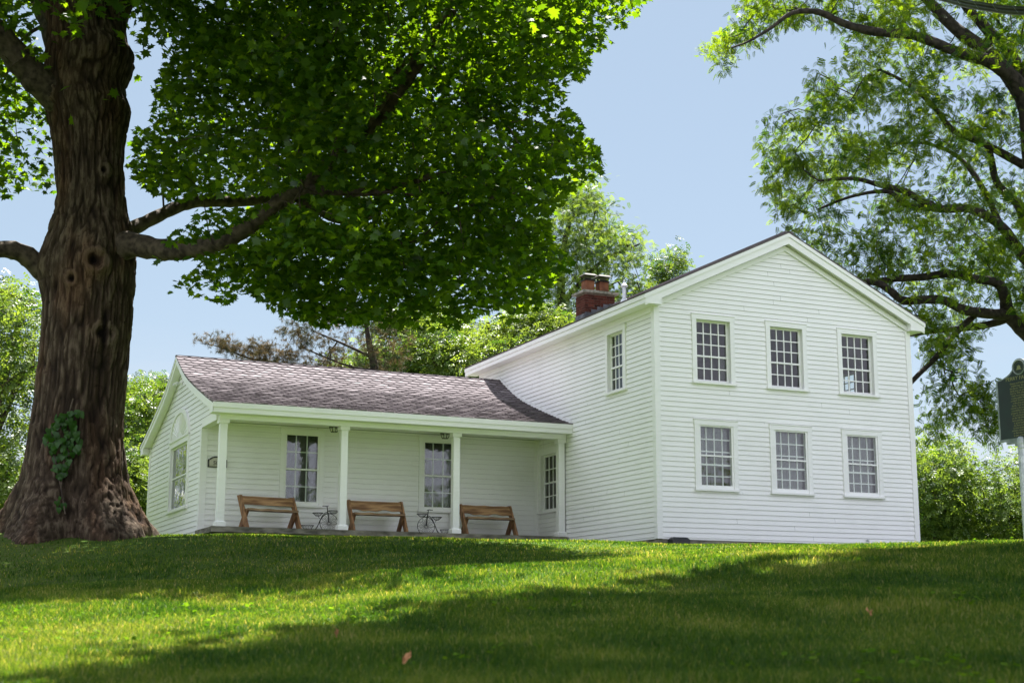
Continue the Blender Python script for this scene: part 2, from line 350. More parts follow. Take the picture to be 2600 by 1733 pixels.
for a, b in zip(rs, rs[1:]):
    q_ = []
    for D_, l_ in ((-4, a), (-4, b), (-13, b), (-13, a)):
        p_ = fpt(D_, l_, 0); q_.append((p_[0], p_[1], float(gz(p_[0], p_[1]))+.05))
    mb.poly(q_)
tag(mb.build('bounce_road', noisy('pale_bounce_road', (.34, .33, .31), (.46, .45, .42), (2, 2, 2), .9)), kind='structure')
# ---------------------------------------------------------------- farmhouse
house = thing('farmhouse', 'white clapboard farmhouse with a two-storey gabled block and a low porch wing', 'house')
W = 7.19; HD = 10.2; RZ = 7.33
E_ = .1135
def spans(u0, u1, z, ops):
    L = [(u0, u1)]
    for o in ops:
        if o[2] < z < o[3]:
            N = []
            for a, b in L:
                if o[1] <= a or o[0] >= b: N.append((a, b)); continue
                if o[0] > a: N.append((a, o[0]))
                if o[1] < b: N.append((o[1], b))
            L = N
    return L
def siding(mb, P, f0, f1, z0, z1, ops, e=E_):
    k = 0
    while z0+k*e < z1-.01:
        zb = z0+k*e; zt = min(zb+e, z1); cuts = sorted({zb, zt} | {c for o in ops for c in (o[2], o[3]) if zb < c < zt})
        off = lambda z: .020-(z-zb)/e*.0175
        jit = .0015*random.random()
        for a, b in zip(cuts, cuts[1:]):
            m_ = (a+b)/2
            for s, t in spans(f0(m_), f1(m_), m_, ops):
                if t-s < .01: continue
                ea = s == f0(m_); eb = t == f1(m_)
                sa, sb = (f0(a), f0(b)) if ea else (s, s); ta, tb = (f1(a), f1(b)) if eb else (t, t)
                if ta-sa < .005: continue
                if ta-sa > 2.6 and random.random() < .5:
                    bj = sa+(ta-sa)*random.uniform(.25, .75); bk = bj+.0035; j2 = jit+.0005
                    for (p0, p1, p2, p3, jj) in ((sa, bj, bj, sb, jit), (bk, ta, tb, bk, j2)):
                        mb.poly([P(p0, off(a)+jj, a), P(p1, off(a)+jj, a), P(p2, off(b)+jj, b), P(p3, off(b)+jj, b)])
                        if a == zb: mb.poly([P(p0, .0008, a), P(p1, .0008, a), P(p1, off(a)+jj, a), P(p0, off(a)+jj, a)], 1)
                    continue
                mb.poly([P(sa, off(a)+jit, a), P(ta, off(a)+jit, a), P(tb, off(b)+jit, b), P(sb, off(b)+jit, b)])
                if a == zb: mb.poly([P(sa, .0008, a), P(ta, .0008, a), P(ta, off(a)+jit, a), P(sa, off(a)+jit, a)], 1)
        k += 1
def backing(mb, P, f0, f1, z0, z1, ops, step=None, th=.12, mi=0):
    cuts = sorted({z0, z1} | {c for o in ops for c in (o[2], o[3]) if z0 < c < z1} | (set(np.arange(z0+step, z1-.01, step)) if step else set()))
    for a, b in zip(cuts, cuts[1:]):
        m_ = (a+b)/2
        for s, t in spans(f0(m_), f1(m_), m_, ops):
            sa, sb = (f0(a+1e-4), f0(b-1e-4)) if s == f0(m_) else (s, s); ta, tb = (f1(a+1e-4), f1(b-1e-4)) if t == f1(m_) else (t, t)
            mb.hexa([P(sa, 0, a), P(ta, 0, a), P(ta, -th, a), P(sa, -th, a), P(sb, 0, b), P(tb, 0, b), P(tb, -th, b), P(sb, -th, b)], mi)
P_g = lambda u, w_, z: (u, -w_, z)
P_s = lambda u, w_, z: (-w_, u, z)
P_e = lambda u, w_, z: (W+w_, u, z)
P_n = lambda u, w_, z: (u, HD+w_, z)
P_p = lambda u, w_, z: (u, 6.27-w_, z)
XG = -8.87
P_w = lambda u, w_, z: (XG-w_, u, z)
def op(win): return (win[0]+.085, win[1]-.085, win[2]+.05, win[3]-.085)
WU = [(.965, 2.105, 3.515, 5.14), (2.985, 4.13, 3.515, 5.14), (5.035, 6.19, 3.515, 5.14)]
WL = [(.975, 2.118, 1.06, 2.68), (3.01, 4.17, 1.06, 2.68), (5.05, 6.205, 1.06, 2.68)]
WSU = (1.347, 2.368, 3.49, 5.07); WSL = (4.80, 6.19, .92, 2.60)
WE = (1.95, 3.1, 3.25, 4.65)
WB = [(-6.95, -5.85, .89, 2.79), (-3.35, -2.25, .88, 2.79)]
WG = (7.62, 10.0, .88, 2.72)
slope = (RZ-5.47)/(W/2+.35)
gtop = lambda z: max(0, (z-5.42)/slope)
H0 = 5.30
mb = MB()
siding(mb, P_g, lambda z: gtop(z)+.02, lambda z: W-gtop(z)-.02, 0, 7.02, WU+WL)
siding(mb, P_s, lambda z: .05, lambda z: HD, 0, 5.35, [WSU, WSL])
siding(mb, P_e, lambda z: .05, lambda z: HD, 0, 5.35, [WE])
siding(mb, P_n, lambda z: gtop(z)+.02, lambda z: W-gtop(z)-.02, 0, 7.02, [])
mb.build('siding', [M['paint'], M['lip_shade']], house)
mb = MB()
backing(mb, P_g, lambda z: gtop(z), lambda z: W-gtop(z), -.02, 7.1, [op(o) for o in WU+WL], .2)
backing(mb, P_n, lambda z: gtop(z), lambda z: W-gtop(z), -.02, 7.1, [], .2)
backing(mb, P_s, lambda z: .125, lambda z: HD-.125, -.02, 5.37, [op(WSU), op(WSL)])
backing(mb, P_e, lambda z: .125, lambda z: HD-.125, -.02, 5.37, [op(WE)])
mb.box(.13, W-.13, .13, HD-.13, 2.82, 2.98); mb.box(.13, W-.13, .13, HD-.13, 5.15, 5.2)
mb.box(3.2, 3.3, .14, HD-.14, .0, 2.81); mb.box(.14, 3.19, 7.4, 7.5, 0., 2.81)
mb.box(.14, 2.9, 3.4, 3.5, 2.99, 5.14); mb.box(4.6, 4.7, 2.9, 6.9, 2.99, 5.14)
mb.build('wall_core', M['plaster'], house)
mb = MB(); mb.box(-.0, W, .0, HD, -.6, -.03); mb.build('foundation', M['concrete'], house)
# corner boards of the main block
def cboard(mb, x, y, sx, sy, z0, z1, w_=.105, t=.038):
    # sx, sy point outwards
    xs = sorted((x+sx*t, x-sx*w_)); mb.box(xs[0], xs[1], *sorted((y, y+sy*t)), z0, z1)
    mb.box(*sorted((x, x+sx*t)), *sorted((y, y-sy*w_)), z0, z1)
for x, y, sx, sy in ((0, 0, -1, -1), (W, 0, 1, -1), (0, HD, -1, 1), (W, HD, 1, 1)):
    mb = MB(); cboard(mb, x, y, sx, sy, -.04, 5.36); mb.build('corner_board', M['paint'], house)
mb = MB(); mb.box(.105, W-.105, -.012, 0, -.045, -.002); mb.box(-.012, 0, .105, 4.5, -.045, -.002); mb.build('water_table', M['paint'], house)
# main roof
OL = .35; YR = -.22; RB = 10.55
roofz = lambda x: RZ-slope*abs(x-W/2)
def roof_tabs(mb, Xf, prof, x0, x1, expo=.185, tw=.34, lip=.032, rnd=random.Random(3)):
    """prof: list of (h, z) going up the slope; Xf(a, h, z) maps to world"""
    pr_ = np.array(prof); seg = np.hypot(*np.diff(pr_, axis=0).T); cum = np.r_[0, np.cumsum(seg)]
    def pt(x, s, o):
        s_ = min(max(s, 0), cum[-1]); i = min(int(np.searchsorted(cum, s_, 'right')-1), len(seg)-1); d = (pr_[i+1]-pr_[i])/seg[i]
        q = pr_[i]+d*(s-cum[i] if s < cum[-1] else cum[-1]-cum[i]); nrm = np.array([-d[1], d[0]])
        q = q+nrm*o; return Xf(x, q[0], q[1])
    n = int(cum[-1]/expo)+1
    for i in range(n):
        s = i*expo-.02; xo = x0-(tw*.5 if i % 2 else 0)+rnd.uniform(-.03, .03)
        rowt = rnd.uniform(-.07, .07)
        k = 0
        while True:
            a = xo+k*tw; b = a+tw; k += 1
            if a > x1: break
            a_, b_ = max(a+.003, x0), min(b-.003, x1)
            if b_-a_ < .02: continue
            c = .075 if tw < .4 else .0; lo = .07; tone = min(1, max(0, .5+rowt+rnd.gauss(0, .2)))
            h = lip*(.9+.25*rnd.random()); s2 = s+rnd.uniform(-.006, .006)
            ca = c if a_ > x0 else 0; cb = c if b_ < x1 else 0
            P0 = [(a_+ca, s2, h), (b_-cb, s2, h), (b_, s2+lo, h*.8), (b_, s+expo*1.15, .003), (a_, s+expo*1.15, .003), (a_, s2+lo, h*.8)]
            mb.poly([pt(*p) for p in P0], 0, tone)
            for p, q in ((0, 1), (1, 2), (5, 0), (2, 3), (4, 5)):
                A, B = P0[p], P0[q]; mb.poly([pt(A[0], A[1], .0), pt(B[0], B[1], .0), pt(*B), pt(*A)], 0, tone*.8)
mb = MB()
for s in (-1, 1):
    roof_tabs(mb, lambda a, h, z, s=s: (W/2+s*(W/2+OL+.02-h), a, z), [(0, roofz(-OL-.02)), (W/2+OL+.02, RZ)], YR-.03, RB+.03, .15, .62, .016)
Cx = W/2
for s in (-1, 1):
    e = Cx+s*(Cx+OL+.015)
    z1 = roofz(e)
    mb.hexa([(e, YR-.025, z1-.022), (Cx, YR-.025, RZ-.022), (Cx, RB+.025, RZ-.022), (e, RB+.025, z1-.022), (e, YR-.025, z1), (Cx, YR-.025, RZ), (Cx, RB+.025, RZ), (e, RB+.025, z1)], 0, .25)
mb.box(Cx-.12, Cx+.12, YR-.03, RB+.03, RZ-.03, RZ+.012, 0, .4)
mb.build('roof', M['shingle'], house)
# rake boards, soffits, eave boxes
def slab_sloped(mb, s, y0, y1, d0, d1, xa=-OL, xb=None, ext=0):
    """board under the roof line on side s: top at depth d0, bottom at d1 below the roof surface"""
    xb = Cx if xb is None else xb
    X = lambda x: x if s < 0 else W-x
    za, zb = roofz(xa), roofz(xb)
    mb.hexa([(X(xa), y0, za-d1), (X(xb), y0, zb-d1), (X(xb), y1, zb-d1), (X(xa), y1, za-d1), (X(xa), y0, za-d0), (X(xb), y0, zb-d0), (X(xb), y1, zb-d0), (X(xa), y1, za-d0)])
for s in (-1, 1):
    mb = MB(); slab_sloped(mb, s, YR-.02, YR+.02, .024, .115); slab_sloped(mb, s, YR+.005, YR+.03, .115, .285)
    X = (lambda x: x) if s < 0 else (lambda x: W-x)
    mb.build('rake_board', M['paint'], house)
    mb = MB(); slab_sloped(mb, s, RB-.03, RB, .024, .285); mb.build('rake_board', M['paint'], house)
    mb = MB(); slab_sloped(mb, s, YR+.031, RB-.031, .21, .25, -OL+.31); mb.build('soffit', M['paint'], house)
    mb = MB(); slab_sloped(mb, s, -.06, -.0, .30, .42, .02); mb.build('frieze_board', M['paint'], house)
    # eave: crown, fascia and level soffit
    ez = roofz(-OL)
    mb = MB(); xs = sorted((X(-OL), X(-OL+.03))); mb.box(xs[0], xs[1], YR+.03, RB-.03, 5.24, ez-.13)
    xs = sorted((X(-OL-.022), X(-OL+.03))); mb.box(xs[0], xs[1], YR-.019, RB, ez-.125, ez-.03)
    mb.build('fascia', M['paint'], house)
    mb = MB(); xs = sorted((X(-OL+.031), X(-.002))); mb.box(xs[0], xs[1], YR+.035, RB-.035, 5.242, 5.262)
    xs = sorted((X(-.05), X(-.002))); mb.box(xs[0], xs[1], .03, HD, 5.10, 5.241); mb.build('eave_soffit', M['paint'], house)
    mb = MB(); xs = sorted((X(-OL-.001), X(.06))); zt = 5.43
    pts = [(X(-OL-.003), 5.232), (X(.07), 5.232), (X(.07), 5.46), (X(-OL-.003), 5.35)]
    y0, y1 = YR-.004, -.004
    mb.hexa([(pts[0][0], y0, pts[0][1]), (pts[1][0], y0, pts[1][1]), (pts[1][0], y1, pts[1][1]), (pts[0][0], y1, pts[0][1]), (pts[3][0], y0, pts[3][1]), (pts[2][0], y0, pts[2][1]), (pts[2][0], y1, pts[2][1]), (pts[3][0], y1, pts[3][1])])
    mb.build('eave_return', M['paint'], house)
# ---- windows
def window(P, o, cols, rt, rb, rail, storm=False, curtain=None, recess=.05, srail=None, sill=True, tw=.115, stile=.045, extra=None):
    u0_, u1_, z0_, z1_ = o
    f = MB(); f.box(u0_, u0_+tw, .0, .044, z0_+.05, z1_-tw, P=P); f.box(u1_-tw, u1_, .0, .044, z0_+.05, z1_-tw, P=P)
    f.box(u0_-.012, u1_+.012, .0, .048, z1_-tw, z1_, P=P); f.box(u0_-.02, u1_+.02, .0, .062, z1_+.001, z1_+.018, P=P)
    f.box(u0_-.02, u1_+.02, -.05, .085, z0_, z0_+.05, P=P)
    a, b, c, d = u0_+tw-.03, u1_-tw+.03, z0_+.05, z1_-tw+.03
    g = .0015
    f.box(a+g, a+.028, -.118, -.002, c, d, P=P); f.box(b-.028, b-g, -.118, -.002, c, d, P=P); f.box(a+.029, b-.029, -.118, -.002, d-.028, d-g, P=P)
    fo = f.build('window', M['paint'], house)
    a += .028; b -= .028; d -= .028; c += .001
    s = MB()
    sh = c if not storm else c+.06
    w0, w1 = -recess-.03, -recess
    zr = c+(d-c)*rail
    s.box(a, a+stile, w0, w1, c, d, P=P); s.box(b-stile, b, w0, w1, c, d, P=P)
    s.box(a+stile, b-stile, w0, w1, d-stile, d, P=P); s.box(a+stile, b-stile, w0, w1, c, c+.065, P=P)
    s.box(a+stile, b-stile, w0, w1+.012, zr-.02, zr+.02, P=P)
    gl = a+stile; gr = b-stile; mw = .0125
    for lo, hi, rows in ((c+.065, zr-.02, rb), (zr+.02, d-stile, rt)):
        for k in range(1, cols): u = gl+(gr-gl)*k/cols; s.box(u-mw, u+mw, w0+.004, w1-.002, lo, hi, P=P)
        for k in range(1, rows):
            z = lo+(hi-lo)*k/rows
            for j in range(cols):
                s.box(gl+(gr-gl)*j/cols+(mw if j else 0), gl+(gr-gl)*(j+1)/cols-(mw if j < cols-1 else 0), w0+.004, w1-.004, z-mw, z+mw, P=P)
    s.build('sash', M['paint'], fo)
    g_ = MB(); wq = (w0+w1)/2; g_.poly([P(gl-.005, wq, c+.06), P(gr+.005, wq, c+.06), P(gr+.005, wq, d-stile+.005), P(gl-.005, wq, d-stile+.005)]); g_.build('pane', M['glass'], fo)
    if storm:
        q = MB(); st = .05; sr = c+(d-c)*(srail or rail); w2, w3 = -.012, .024
        q.box(a-.024, a+st, w2, w3, c-.0, d+.02, P=P); q.box(b-st, b+.024, w2, w3, c, d+.02, P=P); q.box(a+st, b-st, w2, w3, d-.035, d+.02, P=P)
        q.box(a+st, b-st, w2, w3, c, c+.085, P=P); q.box(a+st, b-st, w2, w3-.003, sr-.018, sr+.018, P=P)
        for uu in (a-.045, b+.03):
            for fr in (.27, .72): q.box(uu, uu+.02, .0445, .056, c+(d-c)*fr, c+(d-c)*fr+.014, P=P)
        q.build('storm_sash', M['paint'], fo)
        g2 = MB(); g2.poly([P(a+st-.004, 0, c+.08), P(b-st+.004, 0, c+.08), P(b-st+.004, 0, d-.03), P(a+st-.004, 0, d-.03)]); g2.build('storm_pane', M['glass'], fo)
    if curtain:
        rr = random.Random(int(u0_*100))
        for (ca, cb, cz0, cz1, m_) in curtain:
            q = MB(); ua = a+(b-a)*ca; ub = a+(b-a)*cb; za = c+(d-c)*cz0; zb = c+(d-c)*cz1; n = 40
            pts = []
            for k in range(n+1):
                u = ua+(ub-ua)*k/n; ph = 14*k/n*(ub-ua)/.4; w_ = -recess-.13+.02*math.sin(ph*1.9)+.008*math.sin(ph*4.7)
                zz = za(k/n) if callable(za) else za+.012*math.sin(ph*2.2)
                pts.append((u, w_, zz))
            for k in range(n):
                A, B = pts[k], pts[k+1]; q.poly([P(*A), P(*B), P(B[0], B[1], zb), P(A[0], A[1], zb)])
            q.build('curtain', M[m_], fo, smooth=True)
    return fo
for o in WU: window(P_g, o, 4, 3, 2, .42, recess=.07, stile=.05, curtain=([(.78, 1, 0, .45, 'sheer')] if o is WU[0] else [(.0, .2, .5, 1, 'sheer')] if o is WU[2] else None))
CT = [[(0, .36, .43, 1, 'lace'), (.36, .47, .58, 1, 'lace'), (.47, .6, .5, 1, 'lace'), (.6, 1, .40, 1, 'lace'), (.46, .58, 0, .5, 'sheer')], [(0, .5, 0, 1, 'lace'), (.5, 1, .0, 1, 'lace')], [(0, .5, 0, 1, 'lace'), (.5, 1, 0, 1, 'lace')]]
for o, c in zip(WL, CT): window(P_g, o, 4, 3, 2, .385, storm=True, srail=.52, curtain=c, recess=.06, stile=.035)
window(P_s, WSU, 4, 3, 2, .42, recess=.06, curtain=[(0, .22, 0, 1, 'sheer')])
window(P_s, WSL, 4, 2, 2, .5, recess=.05, curtain=[(0, .2, .5, 1, 'sheer')], tw=.17)
window(P_e, WE, 4, 3, 2, .5, recess=.06)
for o in WB: window(P_p, o, 3, 2, 2, .5, recess=.055, storm=True, curtain=[(0, .36, 0, 1, 'sheer'), (.64, 1, 0, 1, 'sheer'), (.36, .64, .0, 1, 'sheer')], stile=.03, srail=.5, tw=.11)
gw = window(P_w, WG, 1, 1, 1, .51, recess=.02, tw=.15, stile=.05)
# sunburst arch over the gable window
mb = MB(); cu, cz, ra, rb_ = 8.81, 2.735, 1.19, .75; n = 40
for k in range(n):
    t0, t1 = math.pi*k/n, math.pi*(k+1)/n
    def ap(t, f, w_): return P_w(cu+ra*f*math.cos(t), w_, cz+rb_*f*math.sin(t))
    mb.hexa([ap(t0, .86, 0), ap(t1, .86, 0), ap(t1, .86, .07), ap(t0, .86, .07), ap(t0, 1.0, 0), ap(t1, 1.0, 0), ap(t1, 1.0, .07), ap(t0, 1.0, .07)])
    mb.poly([P_w(cu, .036, cz), ap(t0, .87, .036), ap(t1, .87, .036)])
for k in range(1, 15):
    t = math.pi*k/15; dt = .018
    mb.hexa([ap(t-dt*2.2, .25, .03), ap(t+dt*2.2, .25, .03), ap(t+dt*2.2, .25, .055), ap(t-dt*2.2, .25, .055), ap(t-dt, .85, .03), ap(t+dt, .85, .03), ap(t+dt, .85, .055), ap(t-dt, .85, .055)])
mb.box(cu-ra-.02, cu+ra+.02, .0, .075, cz-.03, cz+.02, P=P_w)
mb.build('sunburst_arch', M['paint'], house)
# ---- porch wing
PROF = [(4.22, 3.035), (5.0, 3.275), (5.7, 3.505), (6.4, 3.74), (7.0, 3.955), (7.5, 4.16), (7.9, 4.36), (8.3, 4.58), (8.77, 4.86)]
RY = 8.77
full = PROF+[(2*RY-a, b) for a, b in PROF[::-1][1:]]
py_ = [p[0] for p in full]; pz_ = [p[1] for p in full]
wz = lambda y: float(np.interp(y, py_, pz_))
def inv(z, side):       # y on front/back slope at height z
    y = float(np.interp(z, [p[1] for p in PROF], [p[0] for p in PROF])); return y if side < 0 else 2*RY-y
XR = -9.08
mb = MB()
PB = 12.9
def wf0(z): return 6.27 if z < 2.9 else max(4.45, inv(z+.12, -1))
def wf1(z): return PB if z < 3.2 else min(PB, inv(z+.12, 1))
arch = [(cu-ra*math.sqrt(max(0, 1-((z-cz)/rb_)**2))+.05, cu+ra*math.sqrt(max(0, 1-((z-cz)/rb_)**2))-.05, z-.03, z+.03) for z in np.arange(2.75, 3.46, .06)]
siding(mb, P_w, wf0, wf1, .0, 4.66, [WG], .127)
siding(mb, P_p, lambda z: XG+.1, lambda z: -.02, .26, 2.86, WB, .127)
mb.build('wing_siding', [M['paint'], M['lip_shade']], house)
mb = MB()
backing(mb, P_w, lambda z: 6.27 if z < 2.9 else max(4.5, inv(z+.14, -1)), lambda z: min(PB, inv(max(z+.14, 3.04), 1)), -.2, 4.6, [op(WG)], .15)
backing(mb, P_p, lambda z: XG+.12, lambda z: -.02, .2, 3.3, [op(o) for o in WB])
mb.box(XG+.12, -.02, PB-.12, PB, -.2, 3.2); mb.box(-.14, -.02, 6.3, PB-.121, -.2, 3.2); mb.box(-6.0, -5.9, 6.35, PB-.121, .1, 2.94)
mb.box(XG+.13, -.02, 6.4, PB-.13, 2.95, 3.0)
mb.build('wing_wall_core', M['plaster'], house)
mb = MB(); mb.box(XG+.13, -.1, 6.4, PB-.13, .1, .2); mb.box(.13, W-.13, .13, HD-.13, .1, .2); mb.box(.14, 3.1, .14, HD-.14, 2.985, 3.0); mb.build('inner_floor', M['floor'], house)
mb = MB(); roof_tabs(mb, lambda a, h, z: (a, h, z), PROF, XR-.03, -.005); 
for (a, b), (c, d) in zip(full, full[1:]):
    mb.hexa([(XR-.02, a, b-.03), (-.004, a, b-.03), (-.004, c, d-.03), (XR-.02, c, d-.03), (XR-.02, a, b), (-.004, a, b), (-.004, c, d), (XR-.02, c, d)], 0, .3)
x = XR-.03
while x < -.01:
    mb.box(x, min(x+.29, -.005), RY-.06, RY+.06, 4.83, 4.868+.006*random.random(), 0, random.random()); x += .3
mb.build('wing_roof', M['shingle'], house)
for sd in (-1, 1):
    mb = MB(); mb2 = MB()
    pf = PROF if sd < 0 else [(2*RY-a, b) for a, b in PROF]
    for (a, b), (c, d) in zip(pf, pf[1:]):
        def strip(m_, x0, x1, e0, e1): m_.hexa([(x0, a, b-e1), (x1, a, b-e1), (x1, c, d-e1), (x0, c, d-e1), (x0, a, b-e0), (x1, a, b-e0), (x1, c, d-e0), (x0, c, d-e0)])
        strip(mb, XR-.022, XR+.03, .031, .10); strip(mb, XR, XR+.03, .101, .23)
        strip(mb2, XR+.031, XG+.0, .16, .20); strip(mb2, XG+.01, -.01, .06, .10)
        if a > 4.6 and a < 13: strip(mb, XG-.05, XG-.032, .11, .24)
    mb.build('wing_rake_board', M['paint'], house); mb2.build('wing_soffit', M['paint'], house)
mb = MB()
for sd in (-1, 1):
    Y = (lambda y: y) if sd < 0 else (lambda y: 2*RY-y)
    mb = MB(); a, b = sorted((Y(4.19), Y(4.25))); mb.box(XR-.018, -.004, a, b, 2.915, 3.03)
    a, b = sorted((Y(4.215), Y(4.25))); mb.box(XR, -.004, a, b, 2.80, 2.914); mb.build('wing_fascia', M['paint'], house)
    mb = MB(); a, b = sorted((Y(4.251), Y(4.62))); mb.box(XR+.03, -.004, a, b, 2.802, 2.822); mb.build('wing_eave_soffit', M['paint'], house)
# eave return box at the back corner of the wing gable
mb = MB(); mb.box(XR-.01, XG, 12.95, 13.30, 2.76, 2.93); mb.build('wing_eave_return', M['paint'], house); mb = MB(); mb.box(XR-.01, XG-.0, 4.24, 4.6, 2.80, 2.93); mb.build('wing_eave_return', M['paint'], house)
mb = MB(); mb.box(XG+.02, -.03, 4.52, 4.70, 2.692, 2.801); mb.box(XG+.02, -.03, 4.60, 4.66, 2.823, 3.03); mb.box(XG-.027, XG+.16, 4.71, 6.24, 2.692, 2.899); mb.build('porch_beam', M['paint'], house)
mb = MB(); mb.box(XG+.165, -.03, 4.71, 6.26, 2.87, 2.90); mb.build('porch_ceiling', M['paint'], house)
for x, y in ((XG, 6.27),):
    mb = MB(); mb.box(x-.026, x+.13, y-.026, y-.0, .2, 2.69); mb.box(x-.026, x, y+.0005, y+.12, .0, 2.69); mb.build('corner_board', M['paint'], house)
mb = MB(); mb.box(-.105, -.02, 6.27-.03, 6.27-.003, .26, 2.86); mb.box(-.03, -.001, 6.19, 6.24, .26, 2.86); mb.build('corner_board', M['paint'], house)
mb = MB(); cboard(mb, XG, PB, -1, 1, -.2, 2.9); mb.build('corner_board', M['paint'], house)
# white flashing board where the wing roof meets the main wall
mb = MB()
for (a, b), (c, d) in zip(PROF, PROF[1:]):
    mb.hexa([(-.042, a, b-.01), (-.031, a, b-.01), (-.031, c, d-.01), (-.042, c, d-.01), (-.042, a, b+.10), (-.031, a, b+.10), (-.031, c, d+.10), (-.042, c, d+.10)])
mb.build('roof_flashing', M['paint'], house)
def post(x, y):
    p = MB(); h = .0825
    p.box(x-h, x+h, y-h, y+h, .25, 2.69)
    p.box(x-.12, x+.12, y-.12, y+.12, .251, .345)
    b, t_ = .12, .095
    p.hexa([(x-b, y-b, .345), (x+b, y-b, .345), (x+b, y+b, .345), (x-b, y+b, .345), (x-t_, y-t_, .375), (x+t_, y-t_, .375), (x+t_, y+t_, .375), (x-t_, y+t_, .375)])
    p.box(x-.118, x+.118, y-.118, y+.118, 2.605, 2.69); pass
    return p.build('porch_post', M['paint'], house)
for x in (-8.74, -5.85, -2.99, -.14): post(x, 4.66)
mb = MB(); mb.box(-8.95, -.02, 4.48, 6.262, .125, .25); mb.box(-8.86, -.04, 4.60, 6.25, -.5, .124); mb.build('porch_slab', M['concrete'], house)
mb = MB(); mb.tube([(5.66, -.015, .06), (5.66, -.07, .06), (5.66, -.09, .03)], .016, 8); mb.lathe((5.66, -.07, .06), [(0, .03), (.035, .03), (.035, .04), (0, .04)], 10); mb.build('hose_spigot', M['galv'], house)
# ---- chimney
def chimney():
    x0, x1, y0, y1, z0, z1 = 2.68, 3.66, 8.75, 9.35, 6.3, 7.66
    b = MB(); rr = random.Random(5); bl, bh, j = .205, .062, .011; zz = z0; k = 0
    while zz+bh < z1:
        for (ax, lo, hi, sgn, fix) in ((0, x0, x1, -1, y0), (0, x0, x1, 1, y1), (1, y0, y1, -1, x0), (1, y0, y1, 1, x1)):
            u = lo-(bl/2 if k % 2 else 0)
            while u < hi-.02:
                a, c = max(u, lo+(.002 if ax else 0)), min(u+bl-j, hi-(.002 if ax else 0)); u += bl
                if c-a < .03: continue
                t = min(1, max(0, rr.gauss(.5, .22))); pr = .001+.004*rr.random(); f0_, f1_ = sorted((fix+sgn*pr, fix-sgn*.03))
                if ax == 0: b.box(a, c, f0_, f1_, zz, zz+bh, 0, t)
                else: b.box(f0_, f1_, max(a, y0+.031), min(c, y1-.031), zz, zz+bh, 0, t)
        zz += bh+j; k += 1
    ch = b.build('chimney', M['brick'], house)
    m_ = MB(); m_.box(x0+.006, x1-.006, y0+.006, y1-.006, z0, z1); m_.build('mortar', M['mortar'], ch)
    m_ = MB(); m_.hexa([(x0-.09, y0-.09, z1), (x1+.09, y0-.09, z1), (x1+.09, y1+.09, z1), (x0-.09, y1+.09, z1), (x0-.09, y0-.09, z1+.07), (x1+.09, y0-.09, z1+.07), (x1+.09, y1+.09, z1+.07), (x0-.09, y1+.09, z1+.07)])
    m_.hexa([(x0-.08, y0-.08, z1+.071), (x1+.08, y0-.08, z1+.071), (x1+.08, y1+.08, z1+.071), (x0-.08, y1+.08, z1+.071), (x0+.1, y0+.1, z1+.12), (x1-.1, y0+.1, z1+.12), (x1-.1, y1-.1, z1+.12), (x0+.1, y1-.1, z1+.12)]); m_.build('crown_slab', M['stone'], ch)
    for i, cx_ in enumerate((x0+.25, x0+.72)):
        m_ = MB(); q = .155; zc = z1+.1
        rr_ = .04
        ring = []
        for (sx, sy) in ((1, 1), (-1, 1), (-1, -1), (1, -1)):
            for t_ in range(4):
                a0 = {(1, 1): 0, (-1, 1): 90, (-1, -1): 180, (1, -1): 270}[(sx, sy)]+t_*30
                ring.append((cx_+sx*(q-rr_)+rr_*math.cos(math.radians(a0)), y0+.3+sy*(q-rr_)+rr_*math.sin(math.radians(a0))))
        n = len(ring); H = .33
        for k in range(n):
            (a, b_), (c, d) = ring[k], ring[(k+1) % n]; m_.poly([(a, b_, zc-.05), (c, d, zc-.05), (c, d, zc+H), (a, b_, zc+H)])
        m_.build('flue_pot', M['clay'], ch)
        m_ = MB(); t0 = zc+H; w1, w2 = .19, .12
        m_.hexa([(cx_-w1, y0+.3-w1, t0-.02), (cx_+w1, y0+.3-w1, t0-.02), (cx_+w1, y0+.3+w1, t0-.02), (cx_-w1, y0+.3+w1, t0-.02), (cx_-w2, y0+.3-w2, t0+.05), (cx_+w2, y0+.3-w2, t0+.05), (cx_+w2, y0+.3+w2, t0+.05), (cx_-w2, y0+.3+w2, t0+.05)])
        for sx in (-1, 1):
            for sy in (-1, 1): m_.tube([(cx_+sx*.15, y0+.3+sy*.15, t0+.0), (cx_+sx*.15, y0+.3+sy*.15, t0+.15)], .005, 5)
        for k in range(-4, 5):
            for sy in (-1, 1): m_.tube([(cx_+k*.035, y0+.3+sy*.15, t0+.0), (cx_+k*.035, y0+.3+sy*.15, t0+.15)], .002, 4)
        t1 = t0+.14; w1, w2 = .215, .15
        m_.hexa([(cx_-w1, y0+.3-w1, t1), (cx_+w1, y0+.3-w1, t1), (cx_+w1, y0+.3+w1, t1), (cx_-w1, y0+.3+w1, t1), (cx_-w2, y0+.3-w2, t1+.055), (cx_+w2, y0+.3-w2, t1+.055), (cx_+w2, y0+.3+w2, t1+.055), (cx_-w2, y0+.3+w2, t1+.055)])
        m_.build('chimney_cap', M['darkmetal'], ch)
    m_ = MB()
    for k in range(5):
        xa = x0+k*.2-.01; m_.box(xa, xa+.19, y0-.02, y0-.006, roofz(xa)-.02, roofz(xa+.19)+.09)
    m_.box(x0-.02, x0-.006, y0, y1, roofz(x0)-.05, roofz(x0)+.14); m_.build('flashing', M['flash'], ch)
chimney()
mb = MB(); vx, vy = 3.03, 7.0; vz = roofz(vx)
mb.lathe((vx, vy, vz), [(.13, -.06), (.09, .04), (.055, .09), (.055, .42), (.10, .42), (.105, .45), (.035, .53), (.018, .6), (0, .61)], 16); mb.build('vent_pipe', M['galv'], house, smooth=False)
